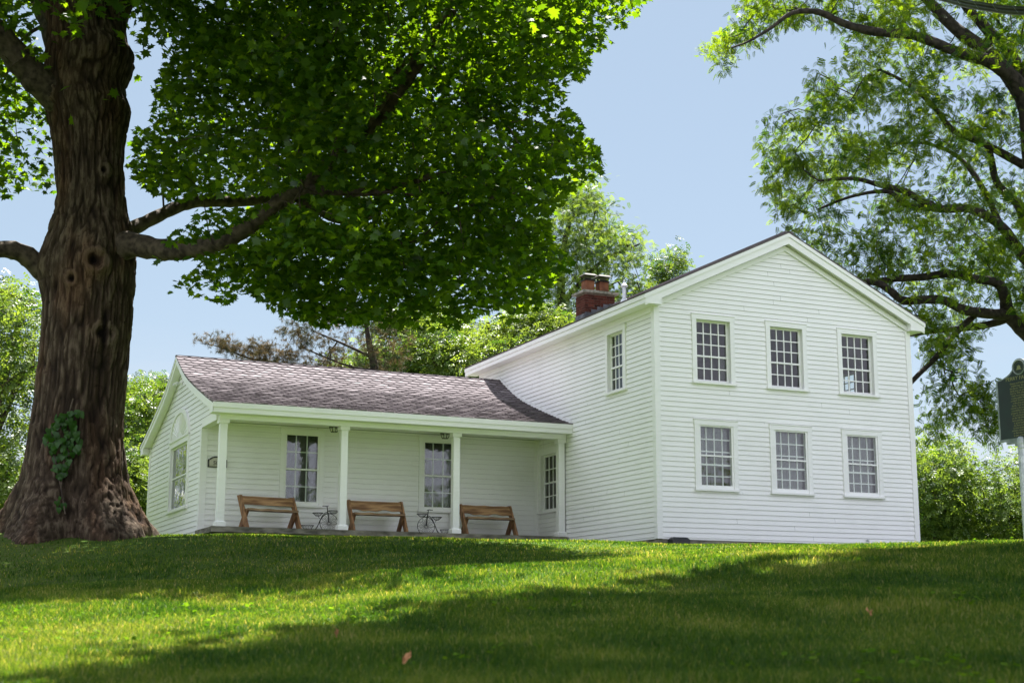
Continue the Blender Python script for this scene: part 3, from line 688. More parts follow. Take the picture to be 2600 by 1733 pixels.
# ---------------------------------------------------------------- fixtures
def txt(body, size, mat_, parent, loc, rot, name='lettering', depth=.003, align='CENTER'):
    cu_ = bpy.data.curves.new(name, 'FONT'); cu_.body = body; cu_.size = size; cu_.extrude = depth; cu_.align_x = align; cu_.align_y = 'CENTER'; cu_.resolution_u = 2
    o = bpy.data.objects.new('tmp', cu_); C.objects.link(o); bpy.context.view_layer.update()
    me = bpy.data.meshes.new_from_object(o.evaluated_get(bpy.context.evaluated_depsgraph_get())); bpy.data.objects.remove(o)
    t = link(name, me, mat_, parent); t.location = loc; t.rotation_euler = rot; return t
pl_ = thing('house_number_plaque', 'tan number plaque with black rim beside the leftmost porch post, reading 507', 'plaque', (-8.488, 6.24, 1.76))
mb = MB(); hw = .228
outl = [(-hw, .0), (hw, .0), (hw, .19)]+[(hw*.82*math.cos(t), .19+.075*math.sin(t)) for t in np.linspace(.1, math.pi-.1, 9)]+[(-hw, .19)]
mb.poly([(x, -.02, z) for x, z in outl]); mb.poly([(x, -.001, z) for x, z in outl])
for (a, b), (c, d) in zip(outl, outl[1:]+outl[:1]): mb.poly([(a, -.001, b), (c, -.001, d), (c, -.02, d), (a, -.02, b)])
mb.build('rim', M['iron'], pl_)
mb = MB(); mb.poly([(x*.86, -.0235, .11+(z-.11)*.80) for x, z in outl]); mb.build('face', M['plaque'], pl_)
txt('507', .145, M['iron'], pl_, (0, -.026, .10), (math.pi/2, 0, 0))
def lantern(x, y, label):
    t = thing('porch_lantern', label, 'lamp', (x, y, 2.87), 0, 'lanterns under the porch ceiling')
    m_ = MB(); m_.lathe((0, 0, 0), [(0, 0), (.07, 0), (.07, -.02), (.02, -.03), (.02, -.05), (.125, -.07), (.125, -.085), (0, -.085)], 12)
    for k in range(8):
        a = 2*math.pi*k/8; m_.tube([(r*math.cos(a), r*math.sin(a), z) for r, z in ((.12, -.08), (.105, -.15), (.075, -.205))], .006, 5)
    for r, z in ((.12, -.085), (.077, -.205)):
        m_.tube([(r*math.cos(a), r*math.sin(a), z) for a in np.linspace(0, 2*math.pi, 17)[:-1]], .007, 5, close=True)
    m_.build('cage', M['iron'], t)
    m_ = MB(); m_.lathe((0, 0, 0), [(.0, -.085), (.03, -.09), (.035, -.13), (.02, -.16), (0, -.165)], 10); m_.build('bulb', M['lamp'], t, smooth=True)
    return t
lantern(-5.86, 5.42, 'black caged lantern under the porch ceiling by the second post from the left')
lantern(-2.97, 5.42, 'black caged lantern under the porch ceiling by the third post from the left')
fl = thing('floodlight', 'white twin floodlight high on the small left gable under the rake', 'lamp', (XG-.02, 8.9, 4.20))
mb = MB(); mb.box(-.03, 0, -.05, .05, -.05, .05); mb.tube([(-.03, 0, 0), (-.1, .02, -.02)], .018, 8); mb.build('bracket', M['paint'], fl)
for s in (-1, 1):
    m_ = MB(); c0 = np.array([-.09, 0, -.01]); d = np.array([-.55, s*.7, -.5]); d = d/np.linalg.norm(d)
    m_.tube([c0, c0+d*.05, c0+d*.1, c0+d*.15], [.02, .03, .05, .058], 12); m_.build('lamp_head', M['lamp'], fl, smooth=True)
# black box and other small things at the base
bx = thing('black_box', 'low black plastic box on the grass at the near corner of the gable wall', 'box', (.44, -.16, float(gz(.44, -.16))))
mb = MB(); 
def cham(mb, x0, x1, y0, y1, z0, z1, c, n=0):
    mb.hexa([(x0, y0, z0), (x1, y0, z0), (x1, y1, z0), (x0, y1, z0), (x0, y0, z1-c), (x1, y0, z1-c), (x1, y1, z1-c), (x0, y1, z1-c)])
    mb.hexa([(x0, y0, z1-c), (x1, y0, z1-c), (x1, y1, z1-c), (x0, y1, z1-c), (x0+c, y0+c, z1), (x1-c, y0+c, z1), (x1-c, y1-c, z1), (x0+c, y1-c, z1)])
cham(mb, -.22, .22, -.1, .12, -.05, .20, .05)
for k in range(-3, 4): mb.box(k*.055-.008, k*.055+.008, -.106, -.1, -.02, .09)
mb.build('body', M['blackplastic'], bx)
mb = MB(); mb.box(-.225, .225, -.107, .125, .12, .134); mb.build('lid_rim', M['blackplastic'], bx)
# ---------------------------------------------------------------- benches
def bench(loc, rz, label, wavy, hue):
    t = thing('wooden_bench', label, 'bench', loc, rz, 'plank benches along the porch')
    Lh = .70; th = .05
    def plank(y0, z0, y1, z1, wd, xa, xb, nm):
        m_ = MB(); d = np.array([y1-y0, z1-z0]); d = d/np.linalg.norm(d); n = np.array([-d[1], d[0]])*wd/2
        # feet cut level
        def pt(y, z, s):   # intersect plank edge with level z
            k = (z-z0)/d[1]; return y0+d[0]*k+s*(wd/2)/abs(d[1])
        A = [(pt(0, z0, -1), z0), (pt(0, z0, 1), z0), (pt(0, z1, 1), z1), (pt(0, z1, -1), z1)]
        m_.hexa([(xa, A[0][0], A[0][1]), (xb, A[0][0], A[0][1]), (xb, A[1][0], A[1][1]), (xa, A[1][0], A[1][1]), (xa, A[3][0], A[3][1]), (xb, A[3][0], A[3][1]), (xb, A[2][0], A[2][1]), (xa, A[2][0], A[2][1])])
        m_.build(nm, M['wood2'], t)
    for s in (-1, 1):
        xo = s*Lh; a, b = sorted((xo, xo-s*th)); plank(-.27, 0, .22, .82, .17, a, b, 'leg')
        a, b = sorted((xo-s*(th+.002), xo-s*(2*th+.002))); plank(.24, 0, -.10, .44, .16, a, b, 'leg')
    m_ = MB(); n = 24; rr = random.Random(int(label.__len__()*7))
    prev = None
    for k in range(n+1):
        x = -Lh+th+.002+(2*Lh-2*th-.004)*k/n
        lo = .595+((.012*math.sin(k*.9)+.016*math.sin(k*.42+1)) if wavy else 0) - (.03 if wavy else 0)
        hi = .80+(.006*math.sin(k*.7) if wavy == 2 else 0)
        # leans with the legs
        yl = -.27+(.49/.82)*lo+.0; yh = -.27+(.49/.82)*hi
        P0 = [(x, yl-.07, lo), (x, yl-.02, lo-.003), (x, yh-.02, hi-.003), (x, yh-.07, hi)]
        if prev:
            for i in range(4): m_.poly([prev[i], P0[i], P0[(i+1) % 4], prev[(i+1) % 4]])
        else: m_.poly(P0)
        prev = P0
    m_.poly(prev[::-1]); m_.build('backrest', M['wood'], t)
    m_ = MB(); prev = None
    for k in range(n+1):
        x = -Lh+th+.004+(2*Lh-2*th-.008)*k/n; dz = .006*math.sin(k*.8+wavy*2); P0 = [(x, -.24, .44+dz), (x, .07, .44), (x, .07, .485), (x, -.24, .49+dz)]
        if prev:
            for i in range(4): m_.poly([prev[i], P0[i], P0[(i+1) % 4], prev[(i+1) % 4]])
        else: m_.poly(P0)
        prev = P0
    m_.poly(prev[::-1]); m_.build('seat', M['wood3'], t)
    return t
bench((-7.36, 5.55, .252), math.radians(10), 'weathered plank bench left of the first porch window, with a straight saw-marked backrest', 0, 0)
bench((-4.66, 5.60, .252), 0, 'plank bench in the middle of the porch, wavy lower edge on its backrest', 1, 0)
bench((-1.72, 5.60, .252), 0, 'dark-stained plank bench at the right end of the porch with a rough backrest', 2, 0)
# ---------------------------------------------------------------- wire bicycle planters
def planter(loc, flip, label):
    t = thing('bicycle_planter', label, 'plant stand', loc, 0, 'wire bicycle planters')
    s = flip; R = .225
    m_ = MB(); circ = lambda r, n=32: [(s*.20+r*math.cos(a), 0, R+.006+r*math.sin(a)) for a in np.linspace(0, 2*math.pi, n+1)[:-1]]
    m_.tube(circ(R), .008, 6, close=True); m_.tube(circ(.035, 12), .006, 5, close=True)
    for k in range(12):
        a = 2*math.pi*k/12; da = .16; c = lambda r, a_: (s*.20+r*math.cos(a_), 0, R+.006+r*math.sin(a_))
        m_.tube([c(.035, a), c(.12, a-da), c(.17, a-da*.9), c(.195, a), c(.17, a+da*.9), c(.12, a+da), c(.035, a)], .004, 4)
        m_.tube([c(.195, a), c(R, a)], .004, 4)
    m_.build('wheel', M['iron'], t)
    m_ = MB(); Z = R+.006
    for yy in (-.02, .02): m_.tube([(s*.20, yy, Z), (s*.185, yy, Z+.14), (s*.16, yy, .52)], .009, 6)
    for off in (0, .035):
        m_.tube([(s*(.165-off*.3), 0, .50-off), (s*.10, 0, .475-off), (s*.03, 0, .40-off), (s*(-.03+off*.2), 0, .28), (s*(-.08), 0, .14+off*.5), (s*(-.14), 0, .05+off*.5), (s*(-.20), 0, .03+off*.3), (s*-.36, 0, .02)], .009, 6)
    m_.build('frame', M['iron'], t)
    m_ = MB(); m_.tube([(s*.16, 0, .5), (s*.145, 0, .635), (s*.12, 0, .64), (s*.03, 0, .635)], .011, 6); m_.tube([(s*.145, -.1, .637), (s*.145, .1, .637)], .009, 6); m_.build('handlebar', M['iron'], t)
    for cx_, cz_, rt, rb2, h in ((s*-.08, .465, .13, .05, .07), (s*.31, .53, .13, .05, .07), (s*-.33, .16, .155, .085, .12)):
        m_ = MB()
        for r, z in ((rt, 0), (rb2, -h)): m_.tube([(cx_+r*math.cos(a), r*math.sin(a), cz_+z) for a in np.linspace(0, 2*math.pi, 21)[:-1]], .006, 5, close=True)
        for k in range(16):
            a = 2*math.pi*k/16; m_.tube([(cx_+r*math.cos(a), r*math.sin(a), cz_+z) for r, z in ((rt, 0), (rt*.72, -h*.45), (rb2, -h))], .004, 4)
        for k in range(-2, 3): m_.tube([(cx_-rb2, k*rb2/3, cz_-h), (cx_+rb2, k*rb2/3, cz_-h)], .003, 4)
        m_.build('basket', M['iron'], t)
    m_ = MB(); m_.tube([(s*-.36+.04*math.cos(a), 0, .045+.04*math.sin(a)) for a in np.linspace(0, 2*math.pi, 13)[:-1]], .005, 5, close=True); m_.build('rear_wheel', M['iron'], t)
    m_ = MB(); m_.tube([(s*.31, 0, .46), (s*.17, 0, .47)], .006, 5); m_.build('basket_bracket', M['iron'], t)
    m_ = MB(); m_.tube([(s*-.08, 0, .395), (s*-.03, 0, .33)], .006, 5); m_.build('basket_bracket', M['iron'], t)
    return t
planter((-6.06, 5.65, .252), 1, 'black wire bicycle planter between the left and middle benches, big wheel to the right')
planter((-3.16, 5.65, .252), -1, 'black wire bicycle planter between the middle and right benches, big wheel to the left')
# ---------------------------------------------------------------- historical marker
sc_ = at(2355, 1020, 25.0); mb_ = float(gz(sc_[0], sc_[1]))
mk = thing('historical_marker', 'dark green historical marker board with gold lettering on a silver post at the right edge', 'sign', (sc_[0], sc_[1], mb_), -YAW-math.radians(60))
zb = at(2355, 1008, 25)[2]-mb_; zt_ = at(2355, 866, 25)[2]-mb_       # body bottom / shoulder heights
hw = .52
def outline(g=0., zlo=None):
    zl = (zb if zlo is None else zlo)+g; zs = zt_; p = [(-hw+g, zl), (hw-g, zl), (hw-g, zs-g*.4)]
    for k in range(1, 8):
        f = k/8; p.append((hw-g-(hw-.17)*f, zs-g*.4+.12*f*f*1.0))
    for a in np.linspace(-.15, math.pi+.15, 15): p.append(((.155-g)*math.cos(a), zs+.175+(.155-g)*math.sin(a)))
    for k in range(7, 0, -1):
        f = k/8; p.append((-(hw-g-(hw-.17)*f), zs-g*.4+.12*f*f))
    p.append((-hw+g, zs-g*.4)); return p
m_ = MB(); O = outline()
m_.poly([(x, -.035, z) for x, z in O]); m_.poly([(x, .035, z) for x, z in O[::-1]])
for (a, b), (c, d) in zip(O, O[1:]+O[:1]): m_.poly([(a, -.035, b), (c, -.035, d), (c, .035, d), (a, .035, b)])
m_.box(-.38, .38, -.03, .03, zb-.055, zb+.02); m_.box(-.2, .2, -.028, .028, zb-.1, zb-.05)
m_.build('rim', M['signrim'], mk)
m_ = MB(); O2 = outline(.035)
m_.poly([(x, -.0375, z) for x, z in O2]); pnl = m_.build('panel', M['signgreen'], mk)
m_ = MB(); m_.tube([(.125*math.cos(a), -.042, zt_+.175+.125*math.sin(a)) for a in np.linspace(0, 2*math.pi, 33)[:-1]], .011, 6, close=True)
sl_ = m_.build('seal', M['signrim'], mk)
m_ = MB()
for k in range(18):
    a = 2*math.pi*k/18; m_.tube([(.085*math.cos(a), -.04, zt_+.175+.085*math.sin(a)), (.105*math.cos(a), -.04, zt_+.175+.105*math.sin(a))], .003, 4)
m_.tube([(-.05, -.04, zt_+.13), (-.02, -.04, zt_+.19), (0, -.04, zt_+.21), (.02, -.04, zt_+.19), (.05, -.04, zt_+.13)], .005, 5); m_.box(-.035, .035, -.042, -.038, zt_+.13, zt_+.2)
m_.build('emblem', M['signgold'], sl_)
txt('PERRY FAMILY', .095, M['signgold'], pnl, (0, -.039, zt_-.01), (math.pi/2, 0, 0))
lines = ['Simeon and Sarah settled', 'settled near the village', 'this house. Their son built', 'family was one of the first', 'here in 1836 when it was', 'Their homestead was a', 'a many gabled farm and', 'orchard. Simeon was one', 'of the first township', 'clerks. Their house was', 'moved to the new site and', 'remodelled in later years', 'property. He built a porch', 'his own hand and lived', 'on the hill with his family', 'barns and the rest of the', 'in great health. After', 'the farm in the family', 'Greene family, then the', 'owners restored the home', 'in that year it was kept', 'as part of the township']
dz = (zt_-.07-zb-.06)/len(lines)
body = MB()
for i, ln in enumerate(lines):
    txt(ln, dz*.98, M['signgold'], pnl, (0, -.039, zt_-.095-i*dz), (math.pi/2, 0, 0), name='text_line')
pr_h = zb-.02
m_ = MB(); m_.lathe((0, -.10, 0), [(.062, -.4), (.062, pr_h), (.058, pr_h+.03), (.04, pr_h+.055), (0, pr_h+.065)], 20)
for z in (pr_h-.07, pr_h-.15): m_.lathe((0, -.10, 0), [(.0625, z), (.067, z), (.067, z+.02), (.0625, z+.02)], 20)
m_.build('post', M['galv'], mk, smooth=True)
# ---------------------------------------------------------------- trees
class Mst: pass
def in_poly(P, poly):
    x, y = P[:, 0], P[:, 1]; inside = np.zeros(len(P), bool); n = len(poly); j = n-1
    for i in range(n):
        xi, yi = poly[i]; xj, yj = poly[j]
        c = ((yi > y) != (yj > y)) & (x < (xj-xi)*(y-yi)/(yj-yi+1e-12)+xi); inside ^= c; j = i
    return inside
def edge_dist(P, poly):
    d = np.full(len(P), 1e9); n = len(poly)
    for i in range(n):
        a = np.array(poly[i], float); b = np.array(poly[(i+1) % n], float); ab = b-a
        t = np.clip(((P-a)@ab)/(ab@ab+1e-9), 0, 1); d = np.minimum(d, np.linalg.norm(P-(a+t[:, None]*ab), axis=1))
    return d
def volume(poly, N, D0, T, Rm=1.5, tilt=0, dmin=0., margin=0.):
    """N points filling a rounded crown volume whose side view is the outline poly; T = half thickness in metres"""
    poly = [tuple(p) for p in poly]; lo = np.min(poly, 0); hi = np.max(poly, 0); out = []
    while len(out) < N:
        P = rng.uniform(lo, hi, (N*2, 2)); P = P[in_poly(P, poly)]; ed = edge_dist(P, poly)/(FPX/K/D0)
        k = ed > margin; P = P[k]; ed = ed[k]
        for p, e in zip(P, ed):
            h = T*math.sqrt(min(1, (e+.05)/Rm)); d = D0+rng.uniform(-1, 1)*h+tilt*(p[0]-(lo[0]+hi[0])/2)
            out.append(at(p[0], p[1], max(d, dmin)))
            if len(out) >= N: break
    return np.array(out)
def grow(skel, attr, r0=.006, seg=.45, arch=.10, sides=5, expo=.5, wig=.12):
    """skel: list of (pts, radii). Connect attractors to the skeleton; returns twig polylines with radii"""
    pos = []; par = []; isk = []
    for pts, rd in skel:
        for i, p in enumerate(pts): pos.append(np.array(p)); par.append(-1); isk.append(True)
    if not len(attr): return []
    P = np.array(pos); d = np.min(np.linalg.norm(attr[:, None, :]-P[None], axis=2), axis=1)
    cap = len(pos)+len(attr)*40; buf = np.zeros((cap, 3)); n = len(pos); buf[:n] = P; par = [-1]*n; paths = []; tips = []
    for ai in np.argsort(d):
        a = attr[ai]; dd = np.linalg.norm(buf[:n]-a, axis=1)
        q = int(np.argmin(dd)); L = dd[q]
        if L < .05: continue
        m_ = max(2, min(30, int(L/seg)+1)); A = buf[q].copy(); mid = (A+a)/2+np.array([0, 0, arch*L])+rng.normal(0, wig*L*.35, 3)
        idx = [q]
        for k in range(1, m_+1):
            t = k/m_; p = (1-t)**2*A+2*t*(1-t)*mid+t*t*a
            if 0 < k < m_: p = p+rng.normal(0, wig*.12*min(L, 1.), 3)
            buf[n] = p; par.append(idx[-1]); idx.append(n); n += 1
            if n >= cap-40: break
        paths.append(idx); tips.append(n-1)
    cnt = np.zeros(n)
    for tp in tips:
        k = tp
        while k != -1: cnt[k] += 1; k = par[k]
    rr = r0*np.maximum(cnt, 1)**expo
    res = []
    for idx in paths:
        r = [rr[i] for i in idx]; r[0] = r[1]
        r[-1] *= .6
        res.append(([buf[i].copy() for i in idx], r))
    return res
def smooth_path(pts, rad, n=6):
    pts = np.array(pts, float); out = []; ro = []; N = len(pts)
    for i in range(N-1):
        p0 = pts[max(i-1, 0)]; p1 = pts[i]; p2 = pts[i+1]; p3 = pts[min(i+2, N-1)]
        for k in range(n):
            t = k/n; out.append(.5*((2*p1)+(-p0+p2)*t+(2*p0-5*p1+4*p2-p3)*t*t+(-p0+3*p1-3*p2+p3)*t**3)); ro.append(rad[i]*(1-t)+rad[i+1]*t)
    out.append(pts[-1]); ro.append(rad[-1]); return out, ro
MAPLE = np.array([(0, .36), (0, 0), (.14, .06), (.42, .0), (.30, .22), (.62, .42), (.34, .50), (.36, .66), (.16, .64), (0, 1.0), (-.16, .64), (-.36, .66), (-.34, .50), (-.62, .42), (-.30, .22), (-.42, 0), (-.14, .06)])
MAPLE_F = [(0, i, i+1 if i < 16 else 1) for i in range(1, 17)]
def leaf_tpl(kind):
    if kind == 'maple':
        V = np.c_[MAPLE, -.22*np.abs(MAPLE[:, 0])-.10*MAPLE[:, 1]**2]; return V, np.array(MAPLE_F)
    if kind == 'pinnate':      # compound leaf of 13 leaflets on a drooping rachis
        V = []; F = []
        def leaflet(bx, by, bz, ang, l, wd):
            n = len(V); c, s = math.cos(ang), math.sin(ang)
            for (a, b, z) in ((0, 0, 0), (wd, l*.4, -.02), (0, l, -.10*l), (-wd, l*.4, -.02)):
                V.append((bx+a*c+b*s, by-a*s+b*c, bz+z))
            F.append((n, n+1, n+2)); F.append((n, n+2, n+3))
        for i in range(6):
            y = .18+i*.135; z = -.35*y*y
            for s in (-1, 1): leaflet(0, y, z, s*1.1, .36-.02*abs(i-2), .075)
        leaflet(0, .95, -.33, 0, .3, .075)
        return np.array(V), np.array(F)
    if kind == 'sprig':        # five small simple leaves round a short twig
        V = []; F = []; rr = random.Random(2)
        for i in range(6):
            y = i*.17; a = (1 if i % 2 else -1)*(.9+.3*rr.random()) if i < 5 else 0; c, s = math.cos(a), math.sin(a); l = .42; wd = .13; n = len(V); z0 = rr.uniform(-.08, .08)
            for (p, q, z) in ((0, 0, 0), (wd, l*.45, .03), (0, l, -.06), (-wd, l*.45, .03)): V.append((p*c+q*s, y-p*s+q*c, z+z0-.1*y*y))
            F.append((n, n+1, n+2)); F.append((n, n+2, n+3))
        return np.array(V), np.array(F)
    if kind == 'needles':
        V = []; F = []; rr = random.Random(4)
        for i in range(22):
            y = rr.random()*.5; d = np.array([rr.gauss(0, 1), abs(rr.gauss(.6, .6)), rr.gauss(0, 1)]); d = d/np.linalg.norm(d); s = np.cross(d, [.3, .2, 1]); s = s/np.linalg.norm(s)*.022
            b = np.array([0, y, 0]); n = len(V); V += [tuple(b+s), tuple(b-s), tuple(b+d*.6)]; F.append((n, n+1, n+2))
        return np.array(V), np.array(F)
    V = np.array([(0, 0, 0), (.38, .42, -.04), (0, 1, -.1), (-.38, .42, -.04)], float); return V, np.array([(0, 1, 2), (0, 2, 3)])
def leaves(name, kind, pos, size, matn, parent, org, droop=(.2, .6), tilt=.45, tone=None, outdir=None, sizevar=.3):
    T, F = leaf_tpl(kind); N = len(pos); nv = len(T)
    phi = rng.uniform(0, 2*math.pi, N)
    if outdir is not None: phi = np.arctan2(outdir[:, 1], outdir[:, 0])+rng.normal(0, 1.0, N)
    de = rng.uniform(droop[0], droop[1], N)
    t = np.c_[np.cos(phi)*np.cos(de), np.sin(phi)*np.cos(de), -np.sin(de)]
    up = np.c_[np.zeros(N), np.zeros(N), np.ones(N)]+rng.normal(0, tilt, (N, 3))
    b = np.cross(t, up); b /= np.linalg.norm(b, axis=1)[:, None]+1e-9; n = np.cross(b, t)
    s = size*rng.uniform(1-sizevar, 1+sizevar, N)
    V = pos[:, None, :]+s[:, None, None]*(T[None, :, 0:1]*b[:, None, :]+T[None, :, 1:2]*t[:, None, :]+T[None, :, 2:3]*n[:, None, :])
    if tone is None: tone = rng.random(N)
    tv = np.repeat(np.clip(tone+rng.normal(0, .15, N), 0, 1), nv)
    FF = (F[None]+(np.arange(N)*nv)[:, None, None]).reshape(-1, F.shape[1])
    return fastmesh(name, V.reshape(-1, 3)-np.array(org), FF, M[matn], parent, tv)
def tubes(name, paths, matn, parent, org, sides=6, smooth=True):
    m_ = MB()
    for p, r in paths: m_.tube(p, r, sides, caps=False)
    return m_.build(name, M[matn], parent, org, smooth)
def spread(centers, n, sh, sv, drop=0.):
    idx = np.repeat(np.arange(len(centers)), n); N = len(idx)
    r = rng.normal(0, 1, (N, 3))*np.array([sh, sh, sv]); P = centers[idx]+r
    P[:, 2] -= drop*(r[:, 0]**2+r[:, 1]**2)/(sh+.001)
    return P, idx, r
DM = 23.3
def apath(L, n=5):      # list of (px, py, D, r) -> smooth path
    return smooth_path([at(a, b, c) for a, b, c, _ in L], [q[3] for q in L], n)
# ---- the old maple
mbase = at(172, 1222, DM); mbase[2] = float(gz(mbase[0], mbase[1]))
maple = thing('maple_tree', 'huge old maple with a thick flared brown trunk and dark crown, left foreground', 'tree', tuple(mbase))
TR = [(1262, -10, 352), (1235, 0, 345), (1215, 8, 335), (1190, 20, 318), (1150, 38, 300), (1100, 55, 287), (1050, 66, 280), (1000, 74, 276), (950, 81, 276), (900, 88, 280), (850, 92, 285), (800, 97, 290), (750, 100, 295), (700, 103, 299), (660, 98, 302), (630, 92, 304), (600, 97, 305), (570, 108, 305), (540, 118, 303), (525, 119, 300), (505, 126, 294), (485, 132, 289), (440, 133, 285), (380, 131, 283), (330, 126, 283), (300, 120, 287), (270, 114, 292), (245, 110, 296), (215, 108, 286), (195, 108, 283), (165, 108, 296), (140, 110, 304), (115, 112, 302), (90, 113, 286), (60, 112, 280), (30, 108, 279), (0, 98, 280), (-60, 75, 275), (-140, 55, 262), (-260, 70, 245), (-420, 85, 225), (-600, 100, 205), (-820, 118, 185), (-1000, 130, 172)]
def trunk_mesh():
    ys = np.array([t[0] for t in TR], float); L = np.array([t[1] for t in TR], float); Rr = np.array([t[2] for t in TR], float)
    rows = np.concatenate([np.arange(1262, 0, -3.2), np.arange(0, -1000, -14)]); NT = 260; V = []; tone = []
    th = np.linspace(0, 2*math.pi, NT, endpoint=False)
    for yy in rows:
        l = np.interp(yy, ys[::-1], L[::-1]); r = np.interp(yy, ys[::-1], Rr[::-1]); a = at(l, yy, DM); b = at(r, yy, DM)
        c = (a+b)/2; R = np.linalg.norm(b-a)/2; z = c[2]
        hb = max(0, 1-(z-mbase[2])/1.7)
        # root flare lobes
        lob = 1+hb**1.5*(.16*np.sin(th*5+.7)+.08*np.sin(th*9+2))
        if hb > 0: R_ = R*lob*(1+.05*hb*(noise(np.cos(th)*4, np.sin(th)*4, np.full(NT, z*5.))-.5))
        else: R_ = R*(1+.02*np.sin(th*3+z)+.015*np.sin(th*5-z*.8))
        ux, uy = np.cos(th), np.sin(th)
        x = c[0]+R_*ux; y = c[1]+R_*uy
        warp = noise(x*1.3, y*1.3, z*.7+np.zeros_like(x))*1.6
        f1 = noise(th*13/1.0+warp*1.2, np.full(NT, z*1.25), warp); f2 = noise(x*17+warp, y*17, np.full(NT, z*4.))
        # wrap the furrow noise round the trunk
        g1 = noise((x-c[0])*17+warp*1.2, (y-c[1])*17, np.full(NT, z*1.7)); rid = np.clip(np.abs(2*g1-1)*3.2, 0, 1); rid = rid*np.clip(.35+np.abs(2*noise((x-c[0])*6, (y-c[1])*6, np.full(NT, z*6.))-1)*5+.25, 0, 1)
        g2 = 1-np.abs(2*noise((x-c[0])*20, (y-c[1])*20, np.full(NT, z*3.3))-1)
        h = .038*(rid-.5)+.022*(g2-.5)+.012*(f2-.5)
        big = .05*(noise(x*2.2, y*2.2, np.full(NT, z*1.1))-.5)
        tn = .28+.46*rid+.35*(f2-.5)+.2*(g2-.5)
        V.append((c, R_+h+big, th, z)); tone.append(tn)
    # knots: (px, py, radius m, height)
    K_ = [(218, 597, .165, .09), (112, 205, .10, .08), (228, 760, .16, .05), (165, 640, .1, .04), (230, 380, .09, .04)]
    kn = [(at(a, b, DM-.68), r, h) for a, b, r, h in K_]
    out = []; tt_ = []
    for (c, Rr_, th, z), tn in zip(V, tone):
        x = c[0]+Rr_*np.cos(th); y = c[1]+Rr_*np.sin(th)
        fx = -math.sin(YAW); fy = -math.cos(YAW)
        facing = (np.cos(th)*fx+np.sin(th)*fy) > .2
        for (k, r, h) in kn:
            lat = (x-k[0])*math.cos(YAW)-(y-k[1])*math.sin(YAW); d = np.hypot(lat, (z-k[2])*.85)/r
            bump = np.where(facing, h*np.exp(-((d-.9)/.45)**2)-h*1.6*np.exp(-(d/.32)**2), 0)
            rings = np.where(facing & (d < 1.6), .006*np.sin(d*22), 0)
            x = x+np.cos(th)*(bump+rings); y = y+np.sin(th)*(bump+rings)
            tn = np.where(facing, tn*(1-.97*np.exp(-(d/.4)**4))+.7*np.exp(-((d-.85)/.25)**2), tn)
        # dark weeping wound down the face
        if 650 < 1262:
            wk = at(233, 745, DM-.68); wl = (x-wk[0])*math.cos(YAW)-(y-wk[1])*math.sin(YAW)-.03*math.sin(z*3)
            s_ = np.exp(-(wl/.05)**2)*(math.exp(-((z-wk[2])/.34)**4)+.45*math.exp(-((z-wk[2]+1.2)/1.1)**4))
            tn = np.where(facing, tn*(1-.9*np.clip(s_, 0, 1)), tn); q = np.where(facing, .05*s_, 0); x = x-np.cos(th)*q; y = y-np.sin(th)*q
        out.append(np.stack([x, y, np.full(len(x), z)], 1)); tt_.append(np.clip(tn, 0, 1))
    V = np.concatenate(out)-mbase; n = len(rows); i, j = np.meshgrid(np.arange(n-1), np.arange(NT), indexing='ij'); a = (i*NT+j).ravel(); b = (i*NT+(j+1) % NT).ravel()
    return fastmesh('trunk', V, np.stack([a, b, b+NT, a+NT], 1), M['bark'], maple, np.concatenate(tt_), True)
trunk_mesh()
